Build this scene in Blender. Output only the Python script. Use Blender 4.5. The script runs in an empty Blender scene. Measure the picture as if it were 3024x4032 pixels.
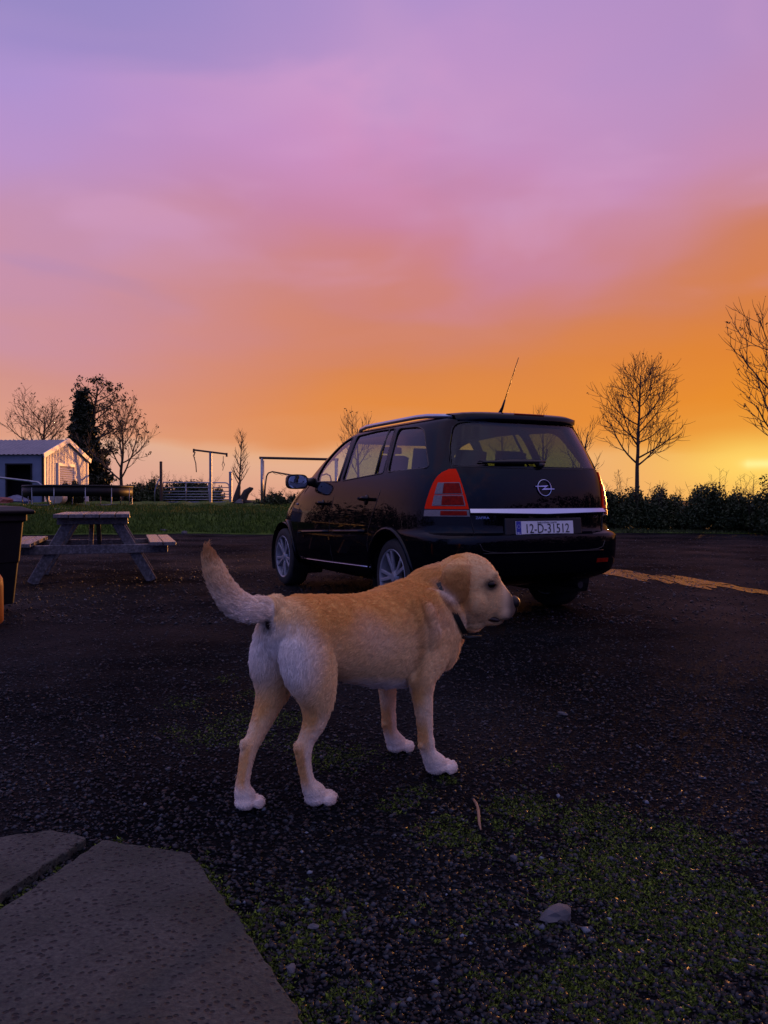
import bpy, bmesh, math, random
import numpy as np
from mathutils import Vector, Matrix, Quaternion
from math import sin, cos, pi, radians, sqrt, exp

S = bpy.context.scene
C = S.collection
random.seed(7)
rng = np.random.default_rng(7)

# ---------------------------------------------------------------- camera
CAM_H = 0.92
cd = bpy.data.cameras.new("camera")
cam = bpy.data.objects.new("camera", cd)
C.objects.link(cam)
cd.sensor_fit = 'VERTICAL'
cd.sensor_height = 36.0
cd.sensor_width = 27.0
cd.lens = 36.0 * 3200 / 4032
cd.clip_start = 0.05
cd.clip_end = 3000
cam.location = (0, 0, CAM_H)
cam.rotation_euler = (radians(90 - 0.86), 0, 0)
S.camera = cam

# ---------------------------------------------------------------- world: dusk sky
SUN_AZ = radians(24.9)       # to the right of the view axis
SUN_EL = radians(2.3)


def s2l(c):
    out = []
    for v in c[:3]:
        v = v / 255.0
        out.append(v / 12.92 if v <= 0.04045 else ((v + 0.055) / 1.055) ** 2.4)
    return (out[0], out[1], out[2], 1.0)


W = bpy.data.worlds.new("World")
S.world = W
W.use_nodes = True
nt = W.node_tree
nt.nodes.clear()
N = nt.nodes.new
L = nt.links.new


def mnode(op, a, b=None, c=None, clamp=False):
    n = N('ShaderNodeMath')
    n.operation = op
    n.use_clamp = clamp
    for i, v in enumerate((a, b, c)):
        if v is None:
            continue
        if isinstance(v, (int, float)):
            n.inputs[i].default_value = v
        else:
            L(v, n.inputs[i])
    return n.outputs[0]


def ramp(fac, stops, interp='LINEAR'):
    n = N('ShaderNodeValToRGB')
    cr = n.color_ramp
    cr.interpolation = interp
    while len(cr.elements) > 1:
        cr.elements.remove(cr.elements[-1])
    cr.elements[0].position = stops[0][0]
    cr.elements[0].color = stops[0][1]
    for p, c in stops[1:]:
        e = cr.elements.new(p)
        e.color = c
    L(fac, n.inputs[0])
    return n.outputs[0]


def mixc(fac, a, b, mode='MIX'):
    n = N('ShaderNodeMix')
    n.data_type = 'RGBA'
    n.blend_type = mode
    if isinstance(fac, (int, float)):
        n.inputs[0].default_value = fac
    else:
        L(fac, n.inputs[0])
    for i, v in ((6, a), (7, b)):
        if isinstance(v, tuple):
            n.inputs[i].default_value = v
        else:
            L(v, n.inputs[i])
    return n.outputs[2]


tc = N('ShaderNodeTexCoord')
sep = N('ShaderNodeSeparateXYZ')
L(tc.outputs['Generated'], sep.inputs[0])
dx, dy, dz = sep.outputs
elev = mnode('MULTIPLY', mnode('ARCSINE', dz), 180 / pi)            # degrees
hl = mnode('SQRT', mnode('MAXIMUM', mnode('ADD', mnode('MULTIPLY', dx, dx), mnode('MULTIPLY', dy, dy)), 1e-6))
cosd = mnode('DIVIDE', mnode('ADD', mnode('MULTIPLY', dx, sin(SUN_AZ)), mnode('MULTIPLY', dy, cos(SUN_AZ))), hl)
delta = mnode('MULTIPLY', mnode('ARCCOSINE', mnode('MINIMUM', mnode('MAXIMUM', cosd, -0.9999), 0.9999)), 180 / pi)

# cloud deck: noise on a plane overhead, seen in perspective
zz = mnode('ADD', mnode('MAXIMUM', dz, 0.0), 0.16)
cv = N('ShaderNodeCombineXYZ')
L(mnode('DIVIDE', dx, zz), cv.inputs[0])
L(mnode('DIVIDE', dy, zz), cv.inputs[1])


def noise(vec, scale, detail, rough=0.5, dist=0.0, loc=(0, 0, 0)):
    mp = N('ShaderNodeMapping')
    mp.inputs['Location'].default_value = loc
    L(vec, mp.inputs[0])
    n = N('ShaderNodeTexNoise')
    n.inputs['Scale'].default_value = scale
    n.inputs['Detail'].default_value = detail
    n.inputs['Roughness'].default_value = rough
    n.inputs['Distortion'].default_value = dist
    L(mp.outputs[0], n.inputs['Vector'])
    return n.outputs['Fac']


n1 = noise(cv.outputs[0], 1.0, 3, 0.45, 0.3, (3.1, 1.7, 0))
n2 = noise(cv.outputs[0], 1.9, 3, 0.5, 0.5, (8.2, 4.4, 2))
n3 = noise(cv.outputs[0], 1.5, 4, 0.5, 0.5, (1.2, 7.4, 5))
lift = mnode('SMOOTH_MIN', mnode('MULTIPLY', elev, 0.42), 7.0, 2.0)
wob = mnode('MULTIPLY', mnode('SUBTRACT', n1, 0.5), 2.5)
e2 = mnode('ADD', elev, mnode('MULTIPLY', wob, lift))
et = mnode('DIVIDE', e2, 70.0, clamp=True)


def st(lst):
    return [(e / 70.0, s2l(c)) for e, c in lst]


right = ramp(et, st([(0, (242, 178, 88)), (2.6, (238, 172, 80)), (3.6, (231, 152, 52)), (6, (229, 138, 40)),
                     (9, (223, 130, 46)), (12, (215, 126, 64)), (15, (206, 126, 96)), (18, (202, 136, 146)),
                     (22, (196, 141, 180)), (28, (180, 142, 194)), (33, (172, 140, 198)), (45, (188, 164, 218)), (70, (222, 204, 240))]))
mid = ramp(et, st([(0, (224, 160, 132)), (2.4, (230, 176, 140)), (3.4, (232, 170, 122)), (4.3, (226, 144, 82)),
                   (6, (226, 137, 66)), (9.5, (218, 133, 76)), (13.5, (208, 131, 108)), (17, (202, 132, 160)),
                   (22, (206, 143, 190)), (27, (203, 152, 203)), (31, (184, 148, 205)), (45, (190, 166, 220)), (70, (222, 204, 240))]))
left = ramp(et, st([(0, (216, 158, 146)), (2.2, (218, 165, 150)), (3.2, (222, 176, 156)), (4.0, (222, 158, 132)),
                    (7.5, (210, 147, 140)), (12, (200, 145, 170)), (18, (186, 147, 202)), (23, (174, 146, 208)),
                    (28, (163, 143, 199)), (32, (154, 140, 200)), (45, (180, 164, 222)), (70, (222, 204, 240))]))
east = ramp(et, st([(0, (92, 96, 158)), (8, (100, 106, 182)), (18, (106, 124, 214)), (32, (136, 152, 234)), (45, (174, 174, 238)),
                    (70, (222, 204, 240))]))


def smooth(v, a, b):
    n = N('ShaderNodeMapRange')
    n.interpolation_type = 'SMOOTHSTEP'
    n.inputs[1].default_value = a
    n.inputs[2].default_value = b
    L(v, n.inputs[0])
    return n.outputs[0]


sky = mixc(smooth(delta, -4, 27), right, mid)
sky = mixc(smooth(delta, 24, 52), sky, left)
sky = mixc(smooth(delta, 55, 120), sky, east)
# soft wisps: paler pink crests and bluer hollows higher up
high = smooth(elev, 9, 24)
sky = mixc(mnode('MULTIPLY', mnode('MULTIPLY', smooth(n2, 0.46, 0.74), high), 0.55), sky, s2l((214, 162, 204)))
sky = mixc(mnode('MULTIPLY', mnode('MULTIPLY', smooth(n3, 0.52, 0.34), mnode('MULTIPLY', high, smooth(delta, 5, 45))), 0.55), sky, s2l((142, 132, 196)))
# glow round the low sun
vs = N('ShaderNodeVectorMath')
vs.operation = 'DOT_PRODUCT'
L(tc.outputs['Generated'], vs.inputs[0])
vs.inputs[1].default_value = (sin(SUN_AZ) * cos(SUN_EL), cos(SUN_AZ) * cos(SUN_EL), sin(SUN_EL))
ang = mnode('MULTIPLY', mnode('ARCCOSINE', mnode('MINIMUM', vs.outputs['Value'], 0.99999)), 180 / pi)
dEl = mnode('MULTIPLY', mnode('SUBTRACT', elev, 2.3), 2.0)
dAz = mnode('MULTIPLY', delta, 0.75)
el = mnode('SQRT', mnode('ADD', mnode('MULTIPLY', dEl, dEl), mnode('MULTIPLY', dAz, dAz)))
g1 = mnode('EXPONENT', mnode('MULTIPLY', mnode('MULTIPLY', el, el), -0.075))
g2 = mnode('EXPONENT', mnode('MULTIPLY', mnode('MULTIPLY', el, el), -3.0))
sky = mixc(mnode('MULTIPLY', g1, 0.85), sky, s2l((252, 216, 104)))
sky = mixc(g2, sky, (1.6, 1.25, 0.6, 1.0))
bg = N('ShaderNodeBackground')
L(sky, bg.inputs[0])
bg.inputs[1].default_value = 1.0
# a trace of physical sky under the cloud
nish = N('ShaderNodeTexSky')
nish.sky_type = 'NISHITA'
nish.sun_disc = False
nish.sun_elevation = SUN_EL
nish.sun_rotation = SUN_AZ
bg2 = N('ShaderNodeBackground')
L(nish.outputs[0], bg2.inputs[0])
bg2.inputs[1].default_value = 0.0015
ad = N('ShaderNodeAddShader')
L(bg.outputs[0], ad.inputs[0])
L(bg2.outputs[0], ad.inputs[1])
wo = N('ShaderNodeOutputWorld')
L(ad.outputs[0], wo.inputs[0])

# ---------------------------------------------------------------- sun
sd = bpy.data.lights.new("sun", 'SUN')
sd.energy = 3.0
sd.color = (1.0, 0.40, 0.10)
sd.angle = radians(1.5)
sun = bpy.data.objects.new("sun", sd)
C.objects.link(sun)
sdir = Vector((sin(SUN_AZ) * cos(SUN_EL), cos(SUN_AZ) * cos(SUN_EL), sin(SUN_EL)))
sun.rotation_euler = (-sdir).to_track_quat('-Z', 'Y').to_euler()
sun.location = sdir * 200

# ---------------------------------------------------------------- exposure
S.view_settings.view_transform = 'Standard'
S.view_settings.look = 'None'
S.view_settings.exposure = 0.0
S.view_settings.gamma = 1.0
S.view_settings.use_curve_mapping = False
S.render.engine = 'CYCLES'
S.cycles.max_bounces = 6
S.cycles.transparent_max_bounces = 16
S.cycles.use_denoising = True
S.cycles.sample_clamp_indirect = 4.0
# ================================================================ helpers

def tag(o, label=None, cat=None, group=None, kind=None):
    if label:
        o['label'] = label
    if cat:
        o['category'] = cat
    if group:
        o['group'] = group
    if kind:
        o['kind'] = kind
    return o


def empty(name, loc=(0, 0, 0), rz=0.0, label=None, cat=None, group=None):
    o = bpy.data.objects.new(name, None)
    o.empty_display_size = 0.1
    C.objects.link(o)
    o.location = loc
    o.rotation_euler = (0, 0, rz)
    return tag(o, label, cat, group)


def link(me, name, parent=None, mat=None, smooth=False):
    o = bpy.data.objects.new(name, me)
    C.objects.link(o)
    if parent is not None:
        o.parent = parent
    if mat is not None and not me.materials:
        me.materials.append(mat)
    if smooth:
        me.polygons.foreach_set('use_smooth', [True] * len(me.polygons))
    return o


def mesh(name, v, f, mat=None, parent=None, smooth=False):
    me = bpy.data.meshes.new(name)
    me.from_pydata([tuple(p) for p in v], [], f)
    me.update()
    return link(me, name, parent, mat, smooth)


def np_mesh(name, v, f, mat=None, parent=None, smooth=False):
    """v (n,3), f (m,k) arrays, all faces with k corners"""
    me = bpy.data.meshes.new(name)
    v = np.asarray(v, dtype=np.float32)
    f = np.asarray(f, dtype=np.int32)
    k = f.shape[1]
    me.vertices.add(len(v))
    me.vertices.foreach_set('co', v.ravel())
    me.loops.add(f.size)
    me.loops.foreach_set('vertex_index', f.ravel())
    me.polygons.add(len(f))
    me.polygons.foreach_set('loop_start', np.arange(0, f.size, k, dtype=np.int32))
    me.polygons.foreach_set('loop_total', np.full(len(f), k, dtype=np.int32))
    me.update(calc_edges=True)
    return link(me, name, parent, mat, smooth)


class MB:
    def __init__(self):
        self.v = []
        self.f = []

    def add(self, v, f):
        n = len(self.v)
        self.v += [tuple(p) for p in v]
        self.f += [tuple(i + n for i in q) for q in f]
        return self

    def box(self, c, s, M=None):
        x, y, z = s[0] / 2, s[1] / 2, s[2] / 2
        v = [Vector((a * x, b * y, d * z)) for d in (-1, 1) for b in (-1, 1) for a in (-1, 1)]
        if M is not None:
            v = [M @ p for p in v]
        v = [p + Vector(c) for p in v]
        return self.add(v, [(0, 2, 3, 1), (4, 5, 7, 6), (0, 1, 5, 4), (2, 6, 7, 3), (0, 4, 6, 2), (1, 3, 7, 5)])

    def beam(self, p, q, w, h, up=(0, 0, 1)):
        p, q = Vector(p), Vector(q)
        d = (q - p)
        l = d.length
        d.normalize()
        s = d.cross(Vector(up)).normalized()
        u = s.cross(d)
        M = Matrix((s, d, u)).transposed()
        return self.box((p + q) / 2, (w, l, h), M)

    def tube(self, pts, r, n=6, cap=True):
        pts = [Vector(p) for p in pts]
        if not isinstance(r, (list, tuple)):
            r = [r] * len(pts)
        rings = []
        prev = None
        for i, p in enumerate(pts):
            if i == 0:
                t = pts[1] - pts[0]
            elif i == len(pts) - 1:
                t = pts[-1] - pts[-2]
            else:
                t = pts[i + 1] - pts[i - 1]
            t.normalize()
            if prev is None:
                a = t.orthogonal().normalized()
            else:
                a = (prev - t * prev.dot(t))
                if a.length < 1e-5:
                    a = t.orthogonal()
                a.normalize()
            prev = a
            b = t.cross(a)
            rings.append([p + (a * cos(2 * pi * k / n) + b * sin(2 * pi * k / n)) * r[i] for k in range(n)])
        v = [p for ring in rings for p in ring]
        f = []
        for i in range(len(rings) - 1):
            for k in range(n):
                k2 = (k + 1) % n
                f.append((i * n + k, i * n + k2, (i + 1) * n + k2, (i + 1) * n + k))
        if cap:
            f.append(tuple(range(n - 1, -1, -1)))
            f.append(tuple((len(rings) - 1) * n + k for k in range(n)))
        return self.add(v, f)

    def loft(self, rings, cap=True):
        n = len(rings[0])
        v = [p for r in rings for p in r]
        f = []
        for i in range(len(rings) - 1):
            for k in range(n):
                k2 = (k + 1) % n
                f.append((i * n + k, i * n + k2, (i + 1) * n + k2, (i + 1) * n + k))
        if cap:
            f.append(tuple(range(n - 1, -1, -1)))
            f.append(tuple((len(rings) - 1) * n + k for k in range(n)))
        return self.add(v, f)

    def lathe(self, prof, n=24, origin=(0, 0, 0), axis='z', loop=False):
        """prof: (r, h) pairs"""
        o = Vector(origin)
        rings = []
        for r, h in prof:
            ring = []
            for k in range(n):
                a = 2 * pi * k / n
                if axis == 'z':
                    p = Vector((r * cos(a), r * sin(a), h))
                elif axis == 'x':
                    p = Vector((h, r * cos(a), r * sin(a)))
                else:
                    p = Vector((r * sin(a), h, r * cos(a)))
                ring.append(o + p)
            rings.append(ring)
        if loop:
            return self.loft(rings + [rings[0]], False)
        return self.loft(rings)

    def prism(self, poly, a, b, axis='z'):
        n = len(poly)

        def P(u, w, h):
            return {'z': (u, w, h), 'x': (h, u, w), 'y': (u, h, w)}[axis]
        v = [P(u, w, a) for u, w in poly] + [P(u, w, b) for u, w in poly]
        f = [tuple(range(n - 1, -1, -1)), tuple(range(n, 2 * n))]
        f += [(k, (k + 1) % n, n + (k + 1) % n, n + k) for k in range(n)]
        return self.add(v, f)

    def build(self, name, mat, parent=None, smooth=False, bevel=0.0, auto=None):
        o = mesh(name, self.v, self.f, mat, parent, smooth)
        bm = bmesh.new()
        bm.from_mesh(o.data)
        bmesh.ops.recalc_face_normals(bm, faces=bm.faces)
        bm.to_mesh(o.data)
        bm.free()
        if smooth:
            o.data.polygons.foreach_set('use_smooth', [True] * len(o.data.polygons))
        if auto:
            o.data.set_sharp_from_angle(angle=radians(auto))
        if bevel:
            b = o.modifiers.new('bevel', 'BEVEL')
            b.width = bevel
            b.segments = 2
            b.limit_method = 'ANGLE'
        return o


def superpose(root, parent=None):
    """copy a thing with its parts and sub-parts"""
    c = root.copy()
    C.objects.link(c)
    c.parent = parent
    for ch in list(root.children):
        superpose(ch, c)
    return c


# ---------------------------------------------------------------- materials

def pbr(name, c1, c2=None, nscale=8.0, rough=0.6, metal=0.0, bump=None, coat=0.0, spec=0.5, rough2=None,
        sharp=(0.35, 0.65), coords='Object', stretch=None):
    m = bpy.data.materials.new(name)
    m.use_nodes = True
    t = m.node_tree
    b = t.nodes['Principled BSDF']
    b.inputs['Base Color'].default_value = (*c1, 1)
    b.inputs['Roughness'].default_value = rough
    b.inputs['Metallic'].default_value = metal
    b.inputs['Specular IOR Level'].default_value = spec
    if coat:
        b.inputs['Coat Weight'].default_value = coat
        b.inputs['Coat Roughness'].default_value = 0.03
    tcn = t.nodes.new('ShaderNodeTexCoord')
    vec = tcn.outputs[coords]
    if stretch:
        mp = t.nodes.new('ShaderNodeMapping')
        mp.inputs['Scale'].default_value = stretch
        t.links.new(vec, mp.inputs[0])
        vec = mp.outputs[0]
    if c2 is not None:
        n = t.nodes.new('ShaderNodeTexNoise')
        n.inputs['Scale'].default_value = nscale
        n.inputs['Detail'].default_value = 6
        n.inputs['Roughness'].default_value = 0.6
        t.links.new(vec, n.inputs['Vector'])
        r = t.nodes.new('ShaderNodeValToRGB')
        r.color_ramp.elements[0].position = sharp[0]
        r.color_ramp.elements[1].position = sharp[1]
        r.color_ramp.elements[0].color = (*c1, 1)
        r.color_ramp.elements[1].color = (*c2, 1)
        t.links.new(n.outputs['Fac'], r.inputs[0])
        t.links.new(r.outputs[0], b.inputs['Base Color'])
        if rough2 is not None:
            mr = t.nodes.new('ShaderNodeMapRange')
            mr.inputs[1].default_value = sharp[0]
            mr.inputs[2].default_value = sharp[1]
            mr.inputs[3].default_value = rough
            mr.inputs[4].default_value = rough2
            t.links.new(n.outputs['Fac'], mr.inputs[0])
            t.links.new(mr.outputs[0], b.inputs['Roughness'])
    if bump:
        n2 = t.nodes.new('ShaderNodeTexNoise')
        n2.inputs['Scale'].default_value = bump[0]
        n2.inputs['Detail'].default_value = 5
        t.links.new(vec, n2.inputs['Vector'])
        bp = t.nodes.new('ShaderNodeBump')
        bp.inputs['Strength'].default_value = bump[1]
        bp.inputs['Distance'].default_value = bump[2]
        t.links.new(n2.outputs['Fac'], bp.inputs['Height'])
        t.links.new(bp.outputs[0], b.inputs['Normal'])
    return m


def attr_mat(name, attr, rough=0.8, spec=0.2, domain_var=0.0, trans=0.0):
    """colour from a mesh attribute (the thing's own colour)"""
    m = bpy.data.materials.new(name)
    m.use_nodes = True
    t = m.node_tree
    b = t.nodes['Principled BSDF']
    b.inputs['Roughness'].default_value = rough
    b.inputs['Specular IOR Level'].default_value = spec
    a = t.nodes.new('ShaderNodeAttribute')
    a.attribute_name = attr
    t.links.new(a.outputs['Color'], b.inputs['Base Color'])
    return m


def set_face_colours(o, cols):
    """cols (n_faces,3) -> face-domain colour attribute 'tint'"""
    me = o.data
    at = me.attributes.new('tint', 'FLOAT_COLOR', 'FACE')
    c4 = np.ones((len(cols), 4), dtype=np.float32)
    c4[:, :3] = cols
    at.data.foreach_set('color', c4.ravel())


M = {}
M['steel'] = pbr('galvanised_steel', (.34, .36, .40), (.22, .23, .26), 6, .45, .8)
M['rust'] = pbr('rusty_steel', (.10, .055, .035), (.05, .035, .03), 9, .8, .2)
M['bark'] = pbr('bark', (.055, .040, .030), (.028, .022, .018), 7, .9, 0, (30, .5, .01))
M['twig'] = pbr('twig_bark', (.075, .045, .028), (.04, .028, .02), 5, .85)
M['leaf'] = pbr('dark_leaf', (.022, .038, .012), (.045, .06, .018), 1.2, .6, 0, spec=.3)
M['ivy'] = pbr('ivy_leaf', (.010, .018, .007), (.020, .028, .010), 1.0, .6, 0, spec=.3)
M['budleaf'] = pbr('young_leaf', (.10, .065, .02), (.06, .05, .02), 1.5, .7, 0, spec=.3)
M['black'] = pbr('black_plastic', (.005, .005, .006), (.009, .009, .010), 12, .55, spec=.25)
M['rope'] = pbr('rope', (.14, .10, .07), (.08, .06, .05), 20, .9)
M['stone'] = pbr('pale_stone', (.085, .088, .095), (.045, .047, .052), 14, .85, 0, (60, .6, .004))
M['wood'] = pbr('weathered_wood', (.17, .155, .15), (.07, .065, .065), 3.5, .30, 0, (22, .35, .003), rough2=.18, stretch=(9, 1, 9))
# ================================================================ the ground
KV = 3024 / 1659.0


def gpt(vx, vy, z=0.0):
    """ground point behind a place in the photograph (layout aid)"""
    d = 3200 * (CAM_H - z) / (vy * KV - 1968)
    return ((vx * KV - 1512) / 3200 * d, d)


def at(vx, d):
    return (vx * KV - 1512) / 3200 * d


def zat(vy, d):
    return CAM_H - (vy * KV - 1968) / 3200 * d


def ground_material():
    m = bpy.data.materials.new('wet_gravelly_tarmac')
    m.use_nodes = True
    t = m.node_tree
    b = t.nodes['Principled BSDF']
    NN = t.nodes.new
    LL = t.links.new
    tcn = NN('ShaderNodeTexCoord')
    vec = tcn.outputs['Object']

    def nz(scale, detail=5, rough=.6):
        n = NN('ShaderNodeTexNoise')
        n.inputs['Scale'].default_value = scale
        n.inputs['Detail'].default_value = detail
        n.inputs['Roughness'].default_value = rough
        LL(vec, n.inputs['Vector'])
        return n.outputs['Fac']

    def vor(scale, feat='F1'):
        n = NN('ShaderNodeTexVoronoi')
        n.inputs['Scale'].default_value = scale
        n.feature = feat
        LL(vec, n.inputs['Vector'])
        return n

    def rmp(f, stops):
        r = NN('ShaderNodeValToRGB')
        cr = r.color_ramp
        cr.elements[0].position, cr.elements[0].color = stops[0]
        cr.elements[1].position, cr.elements[1].color = stops[-1]
        for p, c in stops[1:-1]:
            e = cr.elements.new(p)
            e.color = c
        LL(f, r.inputs[0])
        return r.outputs[0]
    v1 = vor(95)
    v2 = vor(38)
    chip = rmp(v1.outputs['Color'], [(0, (.0008, .0012, .0018, 1)), (.6, (.0032, .0046, .0060, 1)), (.86, (.008, .011, .014, 1)), (1, (.04, .054, .064, 1))])
    big = rmp(nz(.8, 7, .65), [(.32, (.35, .35, .38, 1)), (.5, (.9, .9, .92, 1)), (.68, (1.5, 1.5, 1.5, 1))])
    mx = NN('ShaderNodeMix')
    mx.data_type = 'RGBA'
    mx.blend_type = 'MULTIPLY'
    mx.inputs[0].default_value = 1
    LL(chip, mx.inputs[6])
    LL(big, mx.inputs[7])
    LL(mx.outputs[2], b.inputs['Base Color'])
    sp_ = NN('ShaderNodeMapRange')
    sp_.inputs[1].default_value = .42
    sp_.inputs[2].default_value = .68
    sp_.inputs[3].default_value = .008
    sp_.inputs[4].default_value = .07
    LL(nz(.45, 6, .6), sp_.inputs[0])
    LL(sp_.outputs[0], b.inputs['Specular IOR Level'])
    rr = NN('ShaderNodeMapRange')
    rr.inputs[1].default_value = .35
    rr.inputs[2].default_value = .68
    rr.inputs[3].default_value = .85
    rr.inputs[4].default_value = .55
    LL(nz(.5, 4), rr.inputs[0])
    LL(rr.outputs[0], b.inputs['Roughness'])
    a1 = NN('ShaderNodeMath')
    a1.operation = 'MULTIPLY_ADD'
    LL(v1.outputs['Distance'], a1.inputs[0])
    a1.inputs[1].default_value = -.45
    LL(nz(30, 6), a1.inputs[2])
    a2 = NN('ShaderNodeMath')
    a2.operation = 'MULTIPLY_ADD'
    LL(v2.outputs['Distance'], a2.inputs[0])
    a2.inputs[1].default_value = -.6
    LL(a1.outputs[0], a2.inputs[2])
    bp = NN('ShaderNodeBump')
    bp.inputs['Strength'].default_value = 1.0
    bp.inputs['Distance'].default_value = .012
    LL(a2.outputs[0], bp.inputs['Height'])
    LL(bp.outputs[0], b.inputs['Normal'])
    return m


M['tarmac'] = ground_material()
R = 900.0
tag(mesh('ground', [(-R, -R, 0), (R, -R, 0), (R, R, 0), (-R, R, 0)], [(0, 1, 2, 3)], M['tarmac']), kind='structure')

# loose chips pressed into the tarmac
SLAB1 = [gpt(-330, 2212), gpt(-60, 2030), gpt(218, 1836), gpt(408, 1866), gpt(520, 2020), gpt(640, 2212), gpt(900, 2800), gpt(-400, 2800)]
SLAB2 = [gpt(-330, 2175), gpt(-330, 1880), gpt(-80, 1838), gpt(110, 1814), gpt(186, 1830), gpt(-60, 1995)]


def in_poly(x, y, poly):
    c = np.zeros(len(x), bool)
    n = len(poly)
    for i in range(n):
        x1, y1 = poly[i]
        x2, y2 = poly[(i + 1) % n]
        hit = ((y1 > y) != (y2 > y)) & (x < (x2 - x1) * (y - y1) / (y2 - y1 + 1e-12) + x1)
        c ^= hit
    return c


def scatter(n, d0, d1, power):
    u = rng.random(n)
    a0, a1 = d0 ** (1 - power), d1 ** (1 - power)
    d = (a0 + (a1 - a0) * u) ** (1 / (1 - power))
    x = (rng.random(n) * 2 - 1) * .60 * d
    keep = ~(in_poly(x, d, SLAB1) | in_poly(x, d, SLAB2))
    return x[keep], d[keep]


def chips(name, n, d0, d1, power, smin, smax, label):
    x, y = scatter(n, d0, d1, power)
    n = len(x)
    s = smin + (smax - smin) * rng.random(n) ** 2.2
    base = np.array([(1, 0, 0), (0, 1, 0), (-1, 0, 0), (0, -1, 0), (0, 0, 1), (0, 0, -1)], float)
    v = base[None] * (s[:, None, None] * (.55 + .9 * rng.random((n, 6, 1))))
    ang = rng.random(n) * 2 * pi
    ca, sa = np.cos(ang), np.sin(ang)
    tilt = (rng.random((n, 2)) - .5) * .9
    vz = v[:, :, 2] * .62 + v[:, :, 0] * tilt[:, :1] + v[:, :, 1] * tilt[:, 1:]
    vx = v[:, :, 0] * ca[:, None] - v[:, :, 1] * sa[:, None] + x[:, None]
    vy = v[:, :, 0] * sa[:, None] + v[:, :, 1] * ca[:, None] + y[:, None]
    V = np.stack([vx, vy, vz + .12 * s[:, None]], -1).reshape(-1, 3)
    F0 = np.array([(0, 1, 4), (1, 2, 4), (2, 3, 4), (3, 0, 4), (1, 0, 5), (2, 1, 5), (3, 2, 5), (0, 3, 5)])
    F = (np.arange(n)[:, None, None] * 6 + F0[None]).reshape(-1, 3)
    o = np_mesh(name, V, F, M['chip'])
    g = .003 + .040 * rng.random(n) ** 3.5
    pale = rng.random(n) > .995
    g[pale] = .05 + .13 * rng.random(pale.sum())
    tintc = np.stack([g * (.75 + .1 * rng.random(n)), g, g * (1.15 + .15 * rng.random(n))], -1)
    set_face_colours(o, np.repeat(tintc, 8, 0))
    tag(o, label, 'gravel', kind='stuff')
    return o


M['chip'] = attr_mat('stone_chip', 'tint', .42, .22)
chips('gravel', 52000, 1.25, 6.5, 1.6, .0030, .0105, 'dark gravel chips pressed into the tarmac round the dog')
chips('gravel', 14000, 6.0, 20, 1.2, .006, .020, 'loose dark gravel on the yard beyond the dog')

# moss and short weeds in patches


def moss_density(x, y):
    d = np.zeros_like(x)
    for vx, vy, r, w in [(487, 1468, .05, 1), (545, 1500, .06, .7), (565, 1562, .07, 1), (620, 1555, .07, 1.2), (455, 1592, .09, .8), (395, 1520, .07, .6), (500, 1560, .08, .9),
                         (540, 1600, .07, .9), (690, 1625, .08, .9), (735, 1640, .09, .9), (640, 1600, .08, .6), (375, 1582, .05, .8),
                         (1135, 1752, .08, 1.1), (960, 1800, .06, 1.2), (1000, 1815, .05, 1), (905, 1712, .04, .9), (970, 1688, .025, 1.4),
                         (1300, 1785, .10, .9), (1180, 1880, .05, .8), (1350, 1890, .14, 1.1), (1500, 1830, .1, .8), (1410, 1960, .12, 1),
                         (1560, 1990, .14, .9), (1210, 1920, .05, .9), (1030, 1840, .05, .7), (1090, 1790, .05, .8), (860, 1740, .05, .6), (1090, 1645, .03, .7), (1200, 1660, .03, .6)]:
        px, py = gpt(vx, vy)
        d = np.maximum(d, 1.25 * w * np.exp(-((x - px) ** 2 + ((y - py) * .8) ** 2) / (1.7 * r * r)))
    near = np.clip((2.02 - y) / .35, 0, 1) * np.clip((x + .62) / .25, 0, 1)
    blot = .5 + .5 * np.sin(x * 17.3 + 2 * np.sin(y * 9.1)) * np.sin(y * 14.7 + 1.7 * np.sin(x * 11.9))
    blot2 = .5 + .5 * np.sin(x * 7.1 + 1.3 * np.sin(y * 5.3)) * np.sin(y * 6.7 + 1.1 * np.sin(x * 4.9))
    d = np.maximum(d, near * np.clip((blot * .6 + blot2 * .8) * 1.3 - .45, .05, 1) * .75)
    # fringe along the slab edge and in the joint
    for a, b in [(SLAB1[3], SLAB1[5]), (SLAB1[2], SLAB1[3]), (SLAB1[0], SLAB1[2]), (SLAB1[5], SLAB1[6])]:
        ax, ay = a
        bx, by = b
        L2 = (bx - ax) ** 2 + (by - ay) ** 2
        tt = np.clip(((x - ax) * (bx - ax) + (y - ay) * (by - ay)) / L2, 0, 1)
        dd = np.hypot(x - ax - tt * (bx - ax), y - ay - tt * (by - ay))
        d = np.maximum(d, .8 * np.exp(-(dd / .045) ** 2))
    return d


def blades(name, x, y, z0, hmin, hmax, w, cols, label, cat, mat, lean=.5):
    n = len(x)
    a = rng.random(n) * 2 * pi
    h = hmin + (hmax - hmin) * rng.random(n)
    dx_, dy_ = np.cos(a) * w, np.sin(a) * w
    l = rng.normal(0, lean, (n, 2)) * h[:, None]
    V = np.zeros((n, 3, 3))
    V[:, 0] = np.stack([x - dx_, y - dy_, z0], -1)
    V[:, 1] = np.stack([x + dx_, y + dy_, z0], -1)
    V[:, 2] = np.stack([x + l[:, 0], y + l[:, 1], z0 + h], -1)
    o = np_mesh(name, V.reshape(-1, 3), np.arange(3 * n).reshape(-1, 3), mat)
    set_face_colours(o, cols)
    tag(o, label, cat, kind='stuff')
    return o


def greens(n, a=(.006, .018, .001), b=(.14, .20, .012)):
    t_ = rng.random((n, 1)) ** 2.0
    return np.array(a) * (1 - t_) + np.array(b) * t_


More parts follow.
